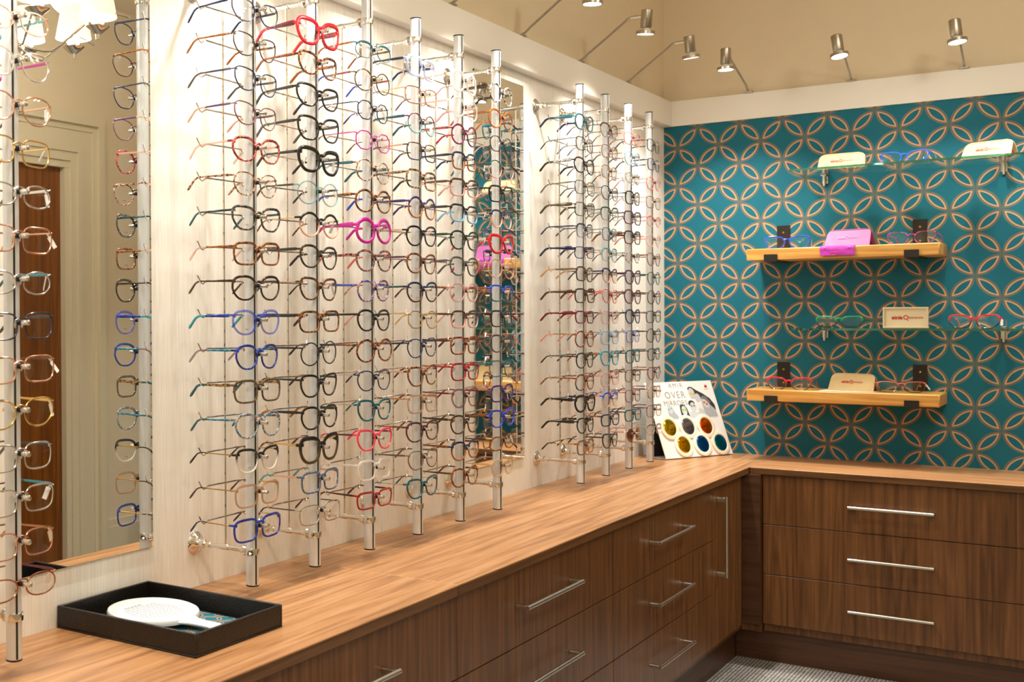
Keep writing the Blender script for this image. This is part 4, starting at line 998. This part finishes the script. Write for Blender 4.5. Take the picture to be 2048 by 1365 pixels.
# keep the far end of the foot clear of the corner walls
T0 = SA+Su*SH*.62-Sn*.003; T1 = T0+Sd*SW
slab(B0, B0+Sd*SW*.86, T0+Sd*SW*.86, T0, .0015, 'rear_leg', M_cdark)
slab(F0-Sn*.003, F0+Sd*SW*.86-Sn*.003, B0+Sd*SW*.86, B0, -.0012, 'foot_panel', M_card)
# writing
g1 = solid('embossed_letters_shade', '948e84', .5)  # white letters; the grey paints in the shading of their relief
for s_, sz, up_, sp_ in (('AMIR', .027, .282, 1.4), ('OVER', .040, .2385, 1.2), ('MIRRORS', .030, .209, 1.08)):
    me = text_mesh(s_, sz, g1, 'lettering', .0002, 'RIGHT', sp_)
    t_ = bpy.data.objects.new('lettering', me); COL.objects.link(t_); t_.parent = o; t_.location = (.204, up_, .0004)
def poly(pts, z, name, mat, parent):
    return MB().prism(pts, lambda u, v, d: (u, v, d), z, z+.0002).build(name, mat, parent, local=True, smooth=False)
def ell(cx_, cy_, rx, ry, n=20, a0=0): return [(cx_+rx*math.cos(2*math.pi*k/n)*math.cos(a0)-ry*math.sin(2*math.pi*k/n)*math.sin(a0), cy_+rx*math.cos(2*math.pi*k/n)*math.sin(a0)+ry*math.sin(2*math.pi*k/n)*math.cos(a0)) for k in range(n)]
ph = bpy.data.objects.new('printed_photograph', MB().prism([(.085, .150), (.352, .150), (.352, .200), (.30, .215), (.10, .19)], lambda u, v, d: (u, v, d), .0001, .0003).mesh('printed_photograph', solid('print_pale', 'e2e3e3', .5), smooth=False))
COL.objects.link(ph); ph.parent = o
gh = solid('print_dark_hair', '35383a', .5); gf = solid('print_face_grey', 'c4c8ca', .5); gs = solid('print_shirt_grey', 'a9aeb2', .5); gm = solid('print_mid_grey', '6e7375', .5)
poly([(.225, .276), (.236, .283), (.25, .282), (.272, .268), (.305, .252), (.335, .232), (.352, .205), (.352, .180), (.335, .198), (.305, .222), (.285, .236), (.262, .246), (.245, .268), (.228, .270)], .0005, 'printed_hair', gh, ph)
poly(ell(.242, .256, .017, .022), .0008, 'printed_face', gf, ph)
poly(ell(.268, .237, .015, .017), .0008, 'printed_face', gf, ph)
poly([(.283, .235), (.30, .244), (.318, .236), (.33, .215), (.345, .19), (.352, .168), (.352, .155), (.29, .155), (.285, .19)], .0005, 'printed_figure', gs, ph)
poly([(.292, .233), (.305, .243), (.318, .238), (.333, .213), (.318, .214), (.308, .226)], .0011, 'printed_hair', gm, ph)
poly(ell(.305, .212, .017, .020, a0=.4), .0008, 'printed_face', gf, ph)
poly(ell(.225, .214, .018, .013), .0005, 'printed_hair', gh, ph); poly(ell(.228, .198, .015, .021), .0008, 'printed_face', gf, ph)
poly([(.15, .158), (.155, .205), (.166, .213), (.182, .210), (.192, .196), (.198, .158)], .0005, 'printed_hair', gh, ph); poly(ell(.174, .186, .014, .020), .0008, 'printed_face', gf, ph)
poly([(.082, .158), (.088, .205), (.10, .212), (.112, .205), (.12, .180), (.135, .165), (.14, .152)], .0005, 'printed_figure', gs, ph); poly(ell(.099, .194, .013, .018), .0008, 'printed_face', gf, ph)
poly([(.20, .178), (.215, .182), (.25, .176), (.262, .195), (.285, .185), (.29, .155), (.20, .155)], .0006, 'printed_figure', gf, ph)
for (ux, uy, colr, an) in ((.243, .254, 'e8b41c', -.1), (.303, .212, 'e0431c', -.5), (.174, .190, '8cc830', 0), (.098, .196, '7db8c8', .25), (.228, .204, '8a8e90', 0)):
    mm = solid('print_shades_'+colr, colr, .5)
    s_ = MB()
    for dx in (-.0075, .0075):
        s_.prism(ell(ux+dx*math.cos(an), uy+dx*math.sin(an), .0058, .0042, 14), lambda u, v, d: (u, v, d), .0013, .0015)
    s_.build('printed_sunglasses', mm, ph, local=True, smooth=False)
em = MB().prism(ell(.333, .282, .0075, .0065), lambda u, v, d: (u, v, d), .0002, .0005).build('red_emblem', solid('emblem_red', 'b03028', .5), o, local=True, smooth=False)
s_ = MB()
for q in range(6): s_.box((.3205+.0042*q, .2690, .0002), (.3205+.0042*q+.003, .2715, .0004))
s_.build('emblem_lettering', solid('emblem_grey', '9a948c', .5), em, local=True, smooth=False)
M_rim = solid('cream_lens_rim', 'f0e2cc', .4)
def mir(name, c1, c2):
    m, nt, b = base_mat(name)
    tc = nt.nodes.new('ShaderNodeTexCoord'); sp = nt.nodes.new('ShaderNodeSeparateXYZ'); nt.links.new(tc.outputs['Object'], sp.inputs[0])
    lw = nt.nodes.new('ShaderNodeLayerWeight'); lw.inputs[0].default_value = .35
    mx = nt.nodes.new('ShaderNodeMix'); mx.data_type = 'RGBA'; mx.inputs[6].default_value = lin(c1); mx.inputs[7].default_value = lin(c2)
    nt.links.new(lw.outputs['Facing'], mx.inputs[0]); nt.links.new(mx.outputs[2], b.inputs['Base Color'])
    b.inputs['Metallic'].default_value = .9; b.inputs['Roughness'].default_value = .06
    return m
LN = ['gold', 'silver', 'orange red', 'amber', 'royal blue', 'blue green']
for (u, v), c1, c2, nm in zip([(.064, .1205), (.164, .1205), (.264, .119), (.1127, .049), (.216, .0475), (.3165, .047)], ['e0b820', '7c88a4', 'e8480c', 'f0a80c', '0c6cc4', '0c94a0'], ['8ca020', 'a89c88', 'd8b010', '8cb010', '0838a0', '0a3cb0'], LN):
    MB().lathe([(.0330, .0005), (.0330, .0042), (.0350, .0062), (.0440, .0064), (.0480, .0050), (.0485, .0005)], (u, v, 0), n=48).build('lens_rim', M_rim, o, local=True)
    prof = [(.0332, .0010), (.0332, .0040)] + [(.0332*math.cos(a*math.pi/2/8), .0040+.0060*math.sin(a*math.pi/2/8)) for a in range(1, 8)] + [(0.0002, .0100)]
    l = MB().lathe(prof, (u, v, 0), n=48).build('mirrored_lens', mir('mirror_lens_'+nm.replace(' ', '_'), c1, c2), o, local=True)
    l['label'] = nm + ' mirrored lens'
